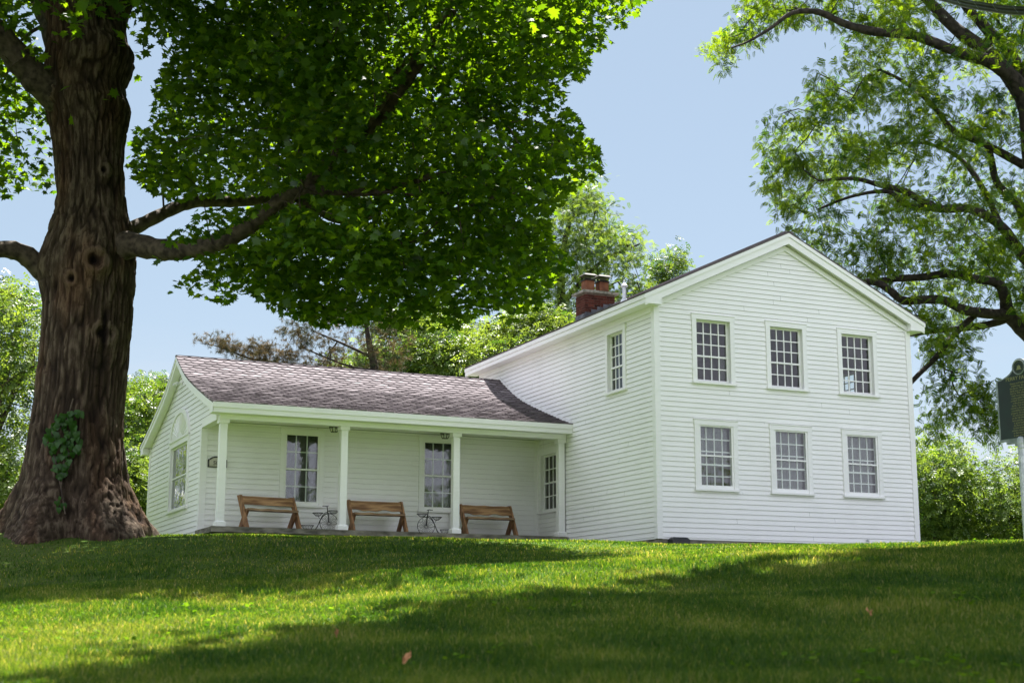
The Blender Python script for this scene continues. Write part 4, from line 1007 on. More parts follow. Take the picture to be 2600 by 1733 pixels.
limbs = [
 [(250, 575, DM-.15, .30), (300, 562, DM-.3, .21), (350, 570, DM-.5, .175), (400, 575, DM-.7, .165), (470, 565, DM-.9, .155), (530, 545, DM-1.1, .145), (590, 505, DM-1.3, .135), (640, 465, DM-1.5, .125), (690, 432, DM-1.7, .12), (740, 390, DM-1.8, .11), (800, 330, DM-2, .115), (860, 280, DM-2.2, .12), (905, 225, DM-2.4, .115), (955, 150, DM-2.6, .105), (1000, 80, DM-2.8, .095), (1050, 0, DM-3, .085), (1100, -90, DM-3.2, .07), (1150, -200, DM-3.4, .05)],
 [(255, 540, DM+.3, .24), (305, 524, DM+.6, .125), (355, 500, DM+.9, .11), (410, 474, DM+1.2, .11), (460, 462, DM+1.5, .11), (530, 463, DM+1.8, .10), (600, 458, DM+2, .095), (660, 440, DM+2.2, .085), (720, 400, DM+2.4, .07), (800, 330, DM+2.7, .055), (900, 260, DM+3, .035)],
 [(690, 436, DM-1.7, .08), (740, 437, DM-1.9, .075), (800, 440, DM-2.1, .065), (870, 440, DM-2.3, .06), (940, 420, DM-2.5, .05), (1020, 400, DM-2.7, .04), (1100, 420, DM-2.9, .03), (1170, 450, DM-3, .02)],
 [(680, 455, DM-1.5, .07), (730, 480, DM-1.2, .065), (765, 503, DM-1, .055), (840, 515, DM-.7, .04), (930, 560, DM-.4, .03), (1020, 600, DM, .02)],
 [(760, 375, DM-2, .07), (830, 300, DM-2.3, .06), (880, 235, DM-2.5, .05), (900, 180, DM-2.9, .045), (960, 110, DM-3.3, .035)],
 [(160, 235, DM-.2, .34), (105, 200, DM-.4, .27), (60, 155, DM-.6, .24), (0, 85, DM-.9, .22), (-90, 0, DM-1.2, .19), (-220, -110, DM-1.6, .15), (-340, -240, DM-2, .1)],
 [(140, 640, DM-.1, .3), (92, 612, DM-.3, .19), (55, 584, DM-.5, .155), (10, 572, DM-.7, .14), (-60, 580, DM-.9, .12), (-160, 560, DM-1.1, .09), (-280, 500, DM-1.4, .06)],
 [(165, 150, DM+.1, .34), (125, 60, DM+.35, .24), (100, 10, DM+.5, .2), (70, -60, DM+.8, .17), (20, -200, DM+1.2, .14), (-30, -400, DM+1.5, .1), (-60, -620, DM+1.8, .05)],
 [(250, 60, DM+.3, .3), (310, -60, DM+.1, .2), (420, -180, DM-.3, .17), (560, -330, DM-.8, .13), (700, -480, DM-1.3, .09), (820, -640, DM-1.6, .05)],
 [(420, -180, DM-.3, .12), (600, -200, DM-1.4, .11), (800, -190, DM-2.6, .09), (1050, -170, DM-3.4, .07), (1250, -120, DM-3.6, .04)]]
LM = [apath(L) for L in limbs]
def rough(paths, amp=.06):
    o = []
    for p, r in paths:
        o.append((p, [q*(1+amp*math.sin(i*1.7+q*30)+amp*.6*math.sin(i*3.1)) for i, q in enumerate(r)]))
    return o
for p in rough(LM): tubes('limb', [p], 'limb', maple, mbase, 14)
# crown outline of the right-hand lobe, left-hand lobe and the top above the picture
RL = [(300, -20), (330, 60), (300, 110), (320, 135), (330, 100), (395, 90), (360, 180), (345, 215), (352, 285), (310, 290), (300, 350), (296, 400), (330, 430), (400, 455), (450, 480), (420, 515), (365, 545), (330, 575), (352, 600), (385, 590), (470, 600), (380, 640), (372, 680), (430, 672), (470, 690), (520, 705), (555, 665), (590, 680), (640, 715), (690, 735), (760, 748), (860, 745), (960, 752), (1050, 752), (1120, 720), (1170, 740), (1222, 735), (1255, 700), (1262, 650), (1300, 625), (1318, 595), (1275, 560), (1262, 500), (1300, 460), (1320, 430), (1385, 402), (1392, 372), (1368, 330), (1332, 292), (1310, 235), (1290, 195), (1345, 178), (1360, 125), (1400, 100), (1392, 70), (1440, 58), (1482, 20), (1500, -20), (1510, -70), (1420, -150), (1250, -230), (1000, -330), (700, -460), (500, -560), (300, -300)]
LL = [(-500, -300), (-520, 100), (-420, 330), (-200, 430), (-60, 460), (0, 448), (40, 458), (75, 440), (128, 445), (128, 330), (118, 240), (100, 120), (80, 0), (60, -300)]
TL = [(-500, -300), (-480, -700), (-200, -1150), (150, -1300), (420, -1150), (620, -850), (800, -560), (700, -330), (500, -60), (300, -20), (0, -20)]
def lvl(poly, s): return poly
aR = volume(RL, 560, DM-1.2, 4.2, 1.6, margin=.22); aL = volume(LL, 130, DM+.2, 4.2, 1.8, margin=.2); aT = volume(TL, 240, DM-1.5, 6.5, 2.5, margin=.3, dmin=15.)
# crown clumps above the frame, added to cast shade streaks on the lawn
ex = []
for (D_, l_, h_, a_, b_, c_, n_e) in ((17.8, -1.8, 9.9, .9, 2.4, .7, 34), (16.5, -3.2, 9.5, .9, 3.4, .6, 60), (19, -4.5, 11, 1.6, 2.5, 1.2, 40)):
    for _ in range(n_e):
        v = rng.normal(0, .5, 3); ex.append(fpt(D_+v[0]*a_, l_+v[1]*b_, CAM[2]+max(h_+v[2]*c_, .49*(D_+v[0]*a_)+.5)))
aT = np.concatenate([aT, np.array(ex)])
att = np.concatenate([aR, aL, aT])
tw = grow(LM, att, .0055, .5, .12)
tubes('branches', tw, 'limb', maple, mbase, 5)
def leaf_pts(poly, att_, n, sh, sv, drop):
    P, idx, r = spread(att_, n, sh, sv, drop); return P, r
def project(P):
    d = P-CAM; z = d@fw; return np.stack([(1300+FPX*(d@RT)/z)/K, (866.5-FPX*(d@UP)/z)/K], 1)
Pm, rm = leaf_pts(None, aR, 112, .40, .11, .22)
fill = volume(RL, 5500, DM-1.2, 4.6, 1.2, margin=0.03)
PR = np.concatenate([Pm, fill]); q = project(PR); k = in_poly(q, RL); PR = PR[k]
Pl, rl = leaf_pts(None, aL, 100, .45, .14, .2); fl_ = volume(LL, 2500, DM+.2, 4.2, 1.5, margin=.03); Pl = np.concatenate([Pl, fl_]); Pl = Pl[in_poly(project(Pl), LL)]
Pt, rt_ = leaf_pts(None, aT, 90, .65, .35, .2)
PRL = np.concatenate([PR, Pl]); qq = project(PRL); zz_ = (PRL-CAM)@fw; keep = np.ones(len(PRL), bool)
for li, (k0, k1), wd_ in ((0, (0, 44), 17), (0, (54, 66), 17), (1, (5, 36), 13), (2, (0, 18), 10), (3, (0, 12), 10), (5, (0, 30), 34), (6, (0, 30), 22)):
    for p, r in list(zip(*LM[li]))[k0:k1]:
        a = project(np.array([p]))[0]; dd_ = np.hypot(qq[:, 0]-a[0], qq[:, 1]-a[1]); keep &= ~((dd_ < wd_*(.75+.5*rng.random(len(PRL)))) & (zz_ < (p-CAM)@fw+.1))
tr_ = np.array([(b_+c_)/2 for _, b_, c_ in TR]); trw = np.array([(c_-b_)/2 for _, b_, c_ in TR]); try_ = np.array([a_ for a_, _, _ in TR], float)
hw_ = np.interp(qq[:, 1], try_[::-1], trw[::-1]); cx_ = np.interp(qq[:, 1], try_[::-1], tr_[::-1])
keep &= ~((np.abs(qq[:, 0]-cx_) < hw_+8) & (qq[:, 1] > 75) & (zz_ < DM+1))
PRL = PRL[keep]
leaves('crown', 'maple', PRL, .118, 'maple', maple, mbase, (.0, 1.0), .42)
leaves('crown_top', 'maple', Pt, .15, 'maple', maple, mbase, (.1, .9), .5)
# ---- ivy on the trunk
vn = thing('creeping_vine', 'patch of green heart-leaved vine climbing the face of the big maple trunk', 'vine', tuple(mbase))
VP = [(168, 915), (175, 930), (150, 945), (130, 950), (120, 975), (105, 985), (100, 1010), (112, 1030), (125, 1050), (118, 1075), (130, 1090), (150, 1095), (155, 1070), (162, 1045), (180, 1040), (188, 1020), (178, 1000), (192, 990), (185, 975), (170, 970), (185, 945)]
pv = []; 
while len(pv) < 150:
    p = rng.uniform((95, 905), (195, 1100)); 
    if in_poly(np.array([p]), VP)[0]: pv.append(at(p[0], p[1], DM-.80-.12*rng.random()))
for p in ((138, 1140), (130, 1150), (145, 1155), (133, 1165)): pv.append(at(p[0], p[1], DM-.98))
pv = np.array(pv)
HEART = np.array([(0, 0, 0), (.3, -.08, -.03), (.48, .2, -.06), (.3, .6, -.05), (0, 1, -.12), (-.3, .6, -.05), (-.48, .2, -.06), (-.3, -.08, -.03), (0, .35, .05)])
HF = [(8, i, (i+1) % 8) for i in range(8)]
Vv = []; Fv = []; tv = []
for p in pv:
    t = np.array([rng.normal(0, .35)*math.cos(YAW), rng.normal(0, .35), -1.]); t /= np.linalg.norm(t); nn = np.array([-math.sin(YAW), -math.cos(YAW), .35])+rng.normal(0, .3, 3); b = np.cross(t, nn); b /= np.linalg.norm(b); nn = np.cross(b, t)
    if nn@np.array([-math.sin(YAW), -math.cos(YAW), 0]) < 0: nn = -nn
    s = rng.uniform(.06, .125); n = len(Vv)
    for (x, y, z) in HEART: Vv.append(p+s*(x*b+y*t+z*nn)-mbase)
    Fv += [(n+a, n+b_, n+c) for a, b_, c in HF]; tv += [rng.random()]*9
fastmesh('leaves', np.array(Vv), np.array(Fv), M['vine'], vn, np.array(tv))
mb = MB(); mb.tube([at(150, 1180, DM-1.02)-mbase, at(140, 1120, DM-.86)-mbase, at(148, 1040, DM-.80)-mbase, at(155, 960, DM-.76)-mbase, at(168, 915, DM-.74)-mbase], .012, 6); mb.tube([at(140, 1120, DM-.86)-mbase, at(122, 1030, DM-.80)-mbase, at(118, 980, DM-.78)-mbase], .01, 6); mb.build('stem', M['limb'], vn)
# ---- the walnut on the right
DW = 39.
wb = at(2700, 1240, DW); wb[2] = float(gz(wb[0], wb[1]))
wal = thing('walnut_tree', 'tall feathery-leaved walnut arching over the right end of the house', 'tree', tuple(wb))
wl = [
 [(2700, 1262, DW, .5), (2660, 1150, DW, .42), (2600, 1020, DW, .38), (2520, 920, DW, .34), (2440, 830, DW, .30), (2370, 770, DW, .26), (2318, 722, DW, .2), (2308, 680, DW-.3, .15), (2290, 650, DW-.5, .13), (2240, 640, DW-.8, .115), (2180, 628, DW-1, .11), (2120, 636, DW-1, .10), (2060, 640, DW-1, .09), (1990, 650, DW-.8, .07), (1930, 668, DW-.6, .05)],
 [(2318, 722, DW, .16), (2270, 720, DW-.4, .14), (2210, 710, DW-.8, .13), (2170, 690, DW-1.1, .12), (2120, 688, DW-1.3, .115), (2075, 690, DW-1.5, .11), (2045, 668, DW-1.6, .10), (2010, 648, DW-1.6, .09), (1950, 655, DW-1.6, .07), (1900, 690, DW-1.4, .05)],
 [(2318, 728, DW, .13), (2270, 745, DW+.3, .10), (2200, 755, DW+.6, .09), (2150, 760, DW+.8, .07), (2080, 770, DW+1, .05)],
 [(2240, 722, DW-.3, .09), (2190, 770, DW-.5, .085), (2150, 820, DW-.8, .075), (2100, 870, DW-1, .06), (2060, 920, DW-1.1, .04)],
 [(2520, 920, DW, .3), (2460, 640, DW-.5, .27), (2380, 420, DW-1, .25), (2352, 225, DW-1.5, .23), (2290, 150, DW-1.8, .2), (2200, 120, DW-2, .15), (2100, 82, DW-2.2, .13), (2010, 73, DW-2.4, .12), (1940, 55, DW-2.5, .1), (1880, 28, DW-2.6, .085), (1820, 30, DW-2.7, .06), (1770, 65, DW-2.8, .045), (1720, 95, DW-2.9, .03), (1680, 110, DW-3, .02)],
 [(2352, 225, DW-1.5, .22), (2280, 130, DW-1, .2), (2200, 70, DW-.7, .18), (2140, 10, DW-.5, .15), (2060, -80, DW-.3, .12), (1980, -200, DW, .08)],
 [(2352, 235, DW-1, .2), (2330, 140, DW-.5, .17), (2260, 60, DW, .15), (2200, -20, DW+.4, .12), (2150, -200, DW+.8, .08)],
 [(2420, 560, DW, .22), (2360, 520, DW+.4, .16), (2340, 470, DW+.7, .14), (2290, 420, DW+.9, .11), (2270, 340, DW+1, .08), (2230, 300, DW+1.1, .05)],
 [(2400, 640, DW, .2), (2352, 590, DW-.4, .16), (2300, 520, DW-.8, .13), (2230, 480, DW-1.2, .12), (2150, 478, DW-1.6, .11), (2080, 440, DW-2, .09), (2020, 425, DW-2.2, .07), (1960, 410, DW-2.3, .05), (1880, 415, DW-2.5, .03)],
 [(2150, 478, DW-1.6, .09), (2080, 470, DW-1.4, .08), (2040, 440, DW-1.2, .06), (1960, 450, DW-1, .04), (1880, 480, DW-.8, .03)],
 [(2352, 380, DW, .13), (2260, 330, DW-.3, .1), (2190, 300, DW-.6, .08), (2140, 240, DW-.9, .07), (2080, 190, DW-1.2, .055), (2020, 160, DW-1.4, .03)],
 [(2300, 520, DW-.8, .09), (2250, 420, DW-.4, .08), (2200, 360, DW, .06), (2130, 330, DW+.3, .045), (2050, 330, DW+.5, .03)]]
LW = [apath(L, 5) for L in wl]
for k, p in enumerate(rough(LW, .05)): tubes('trunk' if k == 0 else 'limb', [p], 'darklimb', wal, wb, 10)
WP = [(1690, 0), (1680, 50), (1640, 85), (1605, 95), (1602, 125), (1640, 140), (1660, 175), (1690, 130), (1740, 105), (1800, 70), (1850, 45), (1900, 60), (1950, 80), (1880, 95), (1855, 130), (1860, 180), (1850, 220), (1800, 230), (1760, 250), (1735, 300), (1740, 340), (1730, 410), (1765, 440), (1760, 480), (1790, 510), (1800, 530), (1850, 570), (1900, 600), (1960, 640), (2010, 690), (2080, 740), (2120, 790), (2180, 800), (2200, 900), (2280, 960), (2300, 900), (2240, 820), (2230, 790), (2320, 720), (2400, 780), (2600, 700), (2700, 400), (2750, 0), (2600, -350), (2200, -450), (1850, -300), (1700, -100)]
aw_ = volume(WP, 760, DW-.6, 3.6, 1.8, margin=.12)
W2 = [(2090, 880), (2080, 940), (2110, 1000), (2160, 1020), (2180, 960), (2230, 985), (2290, 1020), (2300, 960), (2240, 900), (2210, 830), (2170, 770), (2120, 800), (2120, 850)]
aw2 = volume(W2, 26, DW-.6, .8, 1., margin=.02)
aw_ = np.concatenate([aw_, aw2])
# branching paths sized like limbs thin toward the tips
tubes('branches', grow(LW, aw_, .0055, .4, .06, wig=.22), 'darklimb', wal, wb, 5)
Pw, iw, rw = spread(aw_, 54, .27, .17, .1)
cw = rng.normal(0, .25, len(aw_)); qk = project(Pw); edw = np.minimum(edge_dist(qk, WP)*(1-in_poly(qk, WP)), edge_dist(qk, W2)*(1-in_poly(qk, W2))); kw = edw < 9; zw = (Pw-CAM)@fw
for li in (0, 1, 2, 3, 4, 5, 8):
    for p, r_ in list(zip(*LW[li]))[::2]:
        a = project(np.array([p]))[0]; kw &= ~((np.hypot(qk[:, 0]-a[0], qk[:, 1]-a[1]) < 6+r_*45) & (zw < (p-CAM)@fw+.1) & (rng.random(len(Pw)) < .75))
Pw = Pw[kw]; iw = iw[kw]
leaves('crown', 'pinnate', Pw, .20, 'walnut', wal, wb, (-.3, 1.0), .6, tone=np.clip(.45+cw[iw]+rng.normal(0, .2, len(iw)), 0, 1))
# ---- background trees
def bgtree(name, label, cat, poly, D0, T, N, per, basepx, kind='sprig', size=.26, matn='bgleaf', sh=.38, sv=.24, limbs_=None, bark='limb', group=None, tone0=.5, r0=.008, Rm=1.5, margin=.15):
    b = at(basepx[0], basepx[1], D0); b[2] = float(gz(b[0], b[1]))
    t = thing(name, label, cat, tuple(b), 0, group)
    at_ = volume(poly, N, D0, T, Rm, margin=margin)
    sk = [apath([(x, y, D0+d, r) for x, y, d, r in L], 5) for L in limbs_]
    p0 = sk[0][0][0]; 
    sk[0] = ([np.array([p0[0], p0[1], min(b[2], p0[2])-.2])]+sk[0][0], [sk[0][1][0]]+sk[0][1])
    tubes('trunk', sk[:1], bark, t, b, 9)
    tubes('branches', sk[1:]+grow(sk, at_, r0, .6, .06, wig=.2), bark, t, b, 5)
    P, idx, r = spread(at_, int(per*.55), sh, sv, .05)
    cl = rng.normal(0, .26, N)
    leaves('crown', kind, P, size, matn, t, b, (-.2, .9), .55, tone=np.clip(tone0+cl[idx]+rng.normal(0, .2, len(idx)), 0, 1))
    return t
BG = 'trees beyond the house'
bgtree('leafy_tree', 'bright green tree standing left behind the big maple trunk', 'tree', [(-260, 700), (-160, 620), (0, 640), (30, 625), (60, 640), (90, 670), (130, 760), (120, 900), (100, 1000), (85, 1100), (40, 1180), (-60, 1220), (-260, 1220), (-300, 950)], 37, 3.2, 200, 80, (-40, 1235),
       limbs_=[[(-60, 1240, 0, .22), (-20, 1020, 0, .18), (5, 880, 0, .14), (45, 740, 0, .07)], [(-20, 1020, 0, .1), (50, 860, .3, .07), (85, 790, .4, .03)], [(0, 900, 0, .08), (70, 840, -.4, .05)]], group=BG, size=.24)
bgtree('leafy_tree', 'mid-green tree seen between the big maple trunk and the porch wing', 'tree', [(255, 900), (285, 852), (340, 862), (385, 850), (420, 900), (440, 1000), (430, 1180), (300, 1230), (230, 1100)], 52, 4, 190, 90, (330, 1235),
       limbs_=[[(345, 1240, 0, .2), (340, 1100, 0, .16), (335, 980, 0, .1), (330, 900, 0, .05)], [(340, 1060, 0, .1), (375, 960, 0, .05)]], group=BG, size=.26, tone0=.3)
bgtree('leafy_shrub', 'pale yellow-green shrub at the left foot of the porch wing', 'shrub', [(268, 1050), (300, 1025), (325, 1060), (350, 1080), (350, 1150), (345, 1215), (290, 1225), (260, 1140)], 43, 1.2, 70, 80, (310, 1235),
       limbs_=[[(312, 1235, 0, .05), (310, 1160, 0, .035), (305, 1090, 0, .02)]], matn='bgleaf2', size=.2, tone0=.6, sh=.3, sv=.25, r0=.004)
bgtree('leafy_shrub', 'rounded green bush at the far left edge low behind the lawn', 'shrub', [(-120, 1090), (-40, 1060), (30, 1075), (70, 1110), (60, 1200), (20, 1235), (-120, 1240)], 42, 2, 90, 80, (0, 1240),
       limbs_=[[(-10, 1240, 0, .06), (-5, 1160, 0, .04), (0, 1100, 0, .02)]], matn='bgleaf2', size=.22, tone0=.4, sh=.4, sv=.3, r0=.004)
# pine
bgtree('pine_tree', 'pine with browned needles reaching left above the porch roof', 'tree', [(660, 790), (655, 740), (690, 722), (760, 700), (850, 690), (940, 720), (930, 800), (900, 860), (860, 900), (700, 890), (640, 850)], 49, 1.8, 95, 26, (865, 1240), kind='needles', size=.3, matn='pine', sh=.30, sv=.2,
       limbs_=[[(870, 1240, 0, .22), (866, 1000, 0, .19), (862, 860, 0, .15), (850, 800, 0, .11), (840, 740, 0, .07), (830, 690, 0, .03)], [(866, 905, 0, .11), (800, 880, -.3, .1), (740, 868, -.6, .09), (660, 850, -.9, .06), (600, 832, -1.1, .045), (545, 812, -1.2, .03), (500, 795, -1.3, .018), (460, 788, -1.3, .01)], [(855, 820, 0, .06), (790, 790, .3, .045), (720, 760, .5, .025)], [(860, 850, 0, .06), (800, 840, -.5, .04), (700, 800, -.8, .02)]], bark='darklimb', tone0=.35, margin=.05)
pine = [o for o in C.objects if o.name == 'pine_tree'][0]
PBp = [(455, 780), (475, 775), (500, 768), (520, 780), (560, 800), (580, 775), (600, 790), (640, 805), (690, 815), (660, 835), (720, 850), (780, 850), (860, 862), (850, 895), (760, 880), (640, 860), (560, 840), (520, 815), (480, 800)]
pa = volume(PBp, 150, 47.9, .5, .4, margin=0.)
PP, ip, rp = spread(pa, 9, .14, .08, 0)
leaves('bough', 'needles', PP, .26, 'pine', pine, tuple(pine.location), (-.6, .3), .6, tone=np.clip(.65+rng.normal(0, .25, len(ip)), 0, 1))
# deciduous mass behind the wing
bgtree('leafy_tree', 'green tree with forked grey trunks behind the porch roof ridge', 'tree', [(760, 900), (770, 830), (830, 800), (860, 740), (930, 690), (1010, 700), (1080, 730), (1110, 800), (1100, 900)], 56, 3.5, 250, 70, (985, 1240),
       limbs_=[[(990, 1240, 0, .3), (985, 1000, 0, .28), (978, 880, 0, .25), (965, 820, 0, .2), (940, 780, 0, .14), (905, 740, 0, .1), (880, 715, 0, .06)], [(978, 870, 0, .18), (1000, 800, 0, .13), (1040, 740, .3, .08)], [(1000, 880, 0, .16), (1040, 860, .3, .14), (1020, 810, .3, .1), (1000, 775, .3, .06)]], group=BG, size=.28, tone0=.45)
bgtree('leafy_tree', 'green tree with a straight leaning trunk between porch roof and chimney', 'tree', [(1040, 900), (1060, 800), (1120, 740), (1180, 720), (1260, 700), (1330, 720), (1345, 800), (1250, 860), (1150, 900)], 54, 3., 230, 70, (1180, 1240),
       limbs_=[[(1185, 1240, 0, .22), (1160, 950, 0, .2), (1145, 870, 0, .17), (1130, 800, 0, .13), (1120, 740, 0, .08)], [(1240, 1000, .5, .2), (1235, 850, .5, .15), (1225, 780, .5, .12), (1250, 720, .5, .07)]], group=BG, size=.28, tone0=.6)
bgtree('leafy_tree', 'tall pale yellow-green tree rising behind the chimney', 'tree', [(1200, 760), (1230, 600), (1250, 470), (1290, 420), (1340, 395), (1375, 410), (1380, 450), (1410, 490), (1430, 530), (1490, 545), (1500, 575), (1470, 600), (1440, 620), (1490, 660), (1520, 700), (1400, 800), (1250, 820)], 58, 3.2, 230, 62, (1300, 1240), kind='pinnate', size=.25, matn='bgleaf2', sh=.4, sv=.25,
       limbs_=[[(1305, 1240, 0, .3), (1300, 900, 0, .25), (1290, 720, 0, .2), (1290, 600, 0, .14), (1310, 500, 0, .08)], [(1292, 700, 0, .12), (1350, 630, 0, .1), (1400, 590, 0, .07), (1470, 560, 0, .03)], [(1290, 620, 0, .09), (1350, 540, .4, .06), (1370, 470, .4, .03)]], group=BG, bark='darklimb', tone0=.55, margin=.03)
bgtree('leafy_tree', 'small round-leaved treetop showing above the left slope of the gable roof', 'tree', [(1470, 700), (1500, 650), (1490, 610), (1500, 582), (1540, 575), (1560, 562), (1578, 590), (1570, 625), (1545, 650), (1560, 690), (1600, 740), (1480, 760)], 60, 1.6, 85, 50, (1530, 1240),
       limbs_=[[(1530, 1240, 0, .16), (1528, 900, 0, .13), (1525, 720, 0, .08), (1530, 620, 0, .03)]], group=BG, size=.24, tone0=.25, r0=.006, sh=.3, sv=.25)
# right side
SG = 'young trees right of the house'
bgtree('sapling', 'slender young tree with crossing stems just right of the house corner', 'tree', [(2060, 1010), (2100, 985), (2160, 1000), (2200, 1010), (2240, 1040), (2250, 1130), (2240, 1250), (2060, 1255)], 50, 2.2, 135, 62, (2150, 1250),
       limbs_=[[(2145, 1250, 0, .06), (2150, 1180, 0, .05), (2140, 1110, 0, .04), (2125, 1050, 0, .02)], [(2150, 1250, 0, .05), (2175, 1160, .2, .04), (2210, 1080, .3, .02)]], matn='bgleaf2', size=.24, tone0=.45, r0=.005, sh=.4, sv=.3)
bgtree('sapling', 'young tree filling the right edge behind the marker post', 'tree', [(2230, 1060), (2260, 1045), (2300, 1060), (2330, 1030), (2400, 1020), (2520, 1060), (2540, 1250), (2220, 1252)], 50, 2.4, 160, 62, (2330, 1250),
       limbs_=[[(2330, 1250, 0, .06), (2320, 1180, 0, .05), (2335, 1110, 0, .03), (2345, 1060, 0, .02)], [(2270, 1250, 0, .05), (2265, 1170, .2, .03), (2250, 1090, .3, .02)]], matn='bgleaf2', size=.24, tone0=.5, r0=.005, sh=.4, sv=.3)
bgtree('leafy_tree', 'darker green tree low behind the saplings at the right', 'tree', [(2050, 1120), (2150, 1080), (2300, 1100), (2500, 1080), (2560, 1255), (2050, 1258)], 62, 3, 130, 70, (2300, 1250),
       limbs_=[[(2290, 1250, 0, .1), (2290, 1180, 0, .08), (2300, 1120, 0, .05)]], size=.3, tone0=.2, group=BG)
# shade trees standing outside the picture, whose crowns shade the near lawn
def shadetree(label, base, cr, N, per):
    b = fpt(base[0], base[1], 0); b[2] = float(gz(b[0], b[1]))
    t = thing('maple_tree', label, 'tree', tuple(b))
    pts = []
    while len(pts) < N:
        e = cr[rng.integers(len(cr))]; v = rng.normal(0, 1, 3); v /= np.linalg.norm(v); v *= rng.random()**(1/3)
        D, l, h, rD, rl_, rh = e; D_ = D+v[0]*rD; l_ = l+v[1]*rl_; h_ = h+v[2]*rh
        if h_ > .49*D_+.4: pts.append(fpt(D_, l_, CAM[2]+h_))
    pts = np.array(pts); top = pts.mean(0); p0 = b.copy(); p0[2] -= .3
    sk = [smooth_path([p0, b+np.array([0, 0, 2.5]), b+np.array([0, 0, 5.])+(top-b)*np.array([.1, .1, 0]), b*.5+top*.5+np.array([0, 0, .5]), top], [.45, .34, .3, .2, .1], 5)]
    tubes('trunk', sk, 'limb', t, b, 12); tubes('branches', grow(sk, pts, .006, .7, .1), 'limb', t, b, 5)
    P, idx, r = spread(pts, per, .5, .3, .1); leaves('crown', 'leaf', P, .33, 'maple', t, b, (0, .8), .4)
shadetree('broad maple standing outside the picture to the right of the near lawn', (8.5, 9.5), [(11.5, 4.5, 9.5, 3.6, 4.5, 2.0), (14.5, 6.5, 11.5, 3.5, 4.2, 2.2), (17, 8.5, 12.5, 3.0, 3.5, 2.0), (9.5, 2.2, 8.5, 2.2, 2.6, 1.4), (10, 7, 10, 3, 4, 2.), (10.8, 2.1, 8.2, 1.8, 2.4, 1.1), (8, 7, 8.5, 2.5, 4, 1.5)], 520, 130)
def roadtree(label, x, y, hgt, rad):
    z = float(gz(x, y)); b = np.array([x, y, z]); t = thing('roadside_tree', label, 'tree', tuple(b), 0, 'trees across the road behind the viewpoint')
    v = rng.normal(0, 1, (130, 3)); v /= np.linalg.norm(v, axis=1)[:, None]; v *= (rng.random(130)**.4)[:, None]
    pts = b+np.array([0, 0, hgt*.58])+v*np.array([rad, rad, hgt*.42])
    sk = [smooth_path([b-[0, 0, .3], b+[0, 0, hgt*.25], b+[.2, .1, hgt*.5], b+[0, .2, hgt*.8]], [.4, .3, .2, .06], 5)]
    tubes('trunk', sk, 'limb', t, b, 8); tubes('branches', grow(sk, pts, .01, .9, .08), 'limb', t, b, 4)
    P, idx, r = spread(pts, 55, .8, .6, .05); leaves('crown', 'leaf', P, .42, 'bgleaf', t, b, (-.2, .9), .6)
for i, (x, y, hh, rr__, lb) in enumerate(((6, -62, 12, 6.5, 'nearest broad tree across the road'), (19, -60, 13, 7, 'tall broad tree across the road, second from the left'), (33, -56, 12, 6.5, 'rounded tree across the road, furthest to the right'), (-40, -8, 16, 6, 'tall tree far out to the left of the house'), (-34, 14, 14, 6, 'broad tree out to the left behind the big maple'), (-19.6, 40, 9, 4.5, 'round tree out beyond the porch wing, left of the picture'), (-12, -66, 12, 7, 'leftmost tree across the road'))): roadtree(lb, x, y, hh, rr__)
# ---------------------------------------------------------------- overhead cable
cb = thing('utility_cable', 'thick black bundled cable crossing the upper right corner', 'cable', tuple(at(2352, 30, 14)))
o_ = at(2352, 30, 14)
CPX = [(2060, -50, 16.5), (2130, -18, 15.6), (2200, 2, 15), (2270, 16, 14.5), (2350, 24, 14), (2450, 28, 13.4), (2600, 20, 12.6)]
main, _ = smooth_path([at(*p) for p in CPX], [1]*7, 8)
for nm, dz_, rr_, m_n in (('cable_strand', 0.012, .020, 'galv'), ('cable_strand', -.030, .026, 'cable'), ('cable_strand', .036, .006, 'cable')):
    m_ = MB(); m_.tube([p+np.array([0, 0, dz_+.003*math.sin(i*.6)])-o_ for i, p in enumerate(main)], rr_, 8); m_.build(nm, M['cable'], cb, smooth=True)
m_ = MB(); cnt = 0; acc = 0; hel = []
for i in range(len(main)-1):
    for k in range(6):
        p = main[i]*(1-k/6)+main[i+1]*(k/6); a = cnt*.22; cnt += 1; hel.append(p-o_+np.array([.03*math.cos(a), 0, -.008+.046*math.sin(a)]))
m_.tube(hel, .0016, 4); m_.build('lashing_wire', M['galv'], cb)
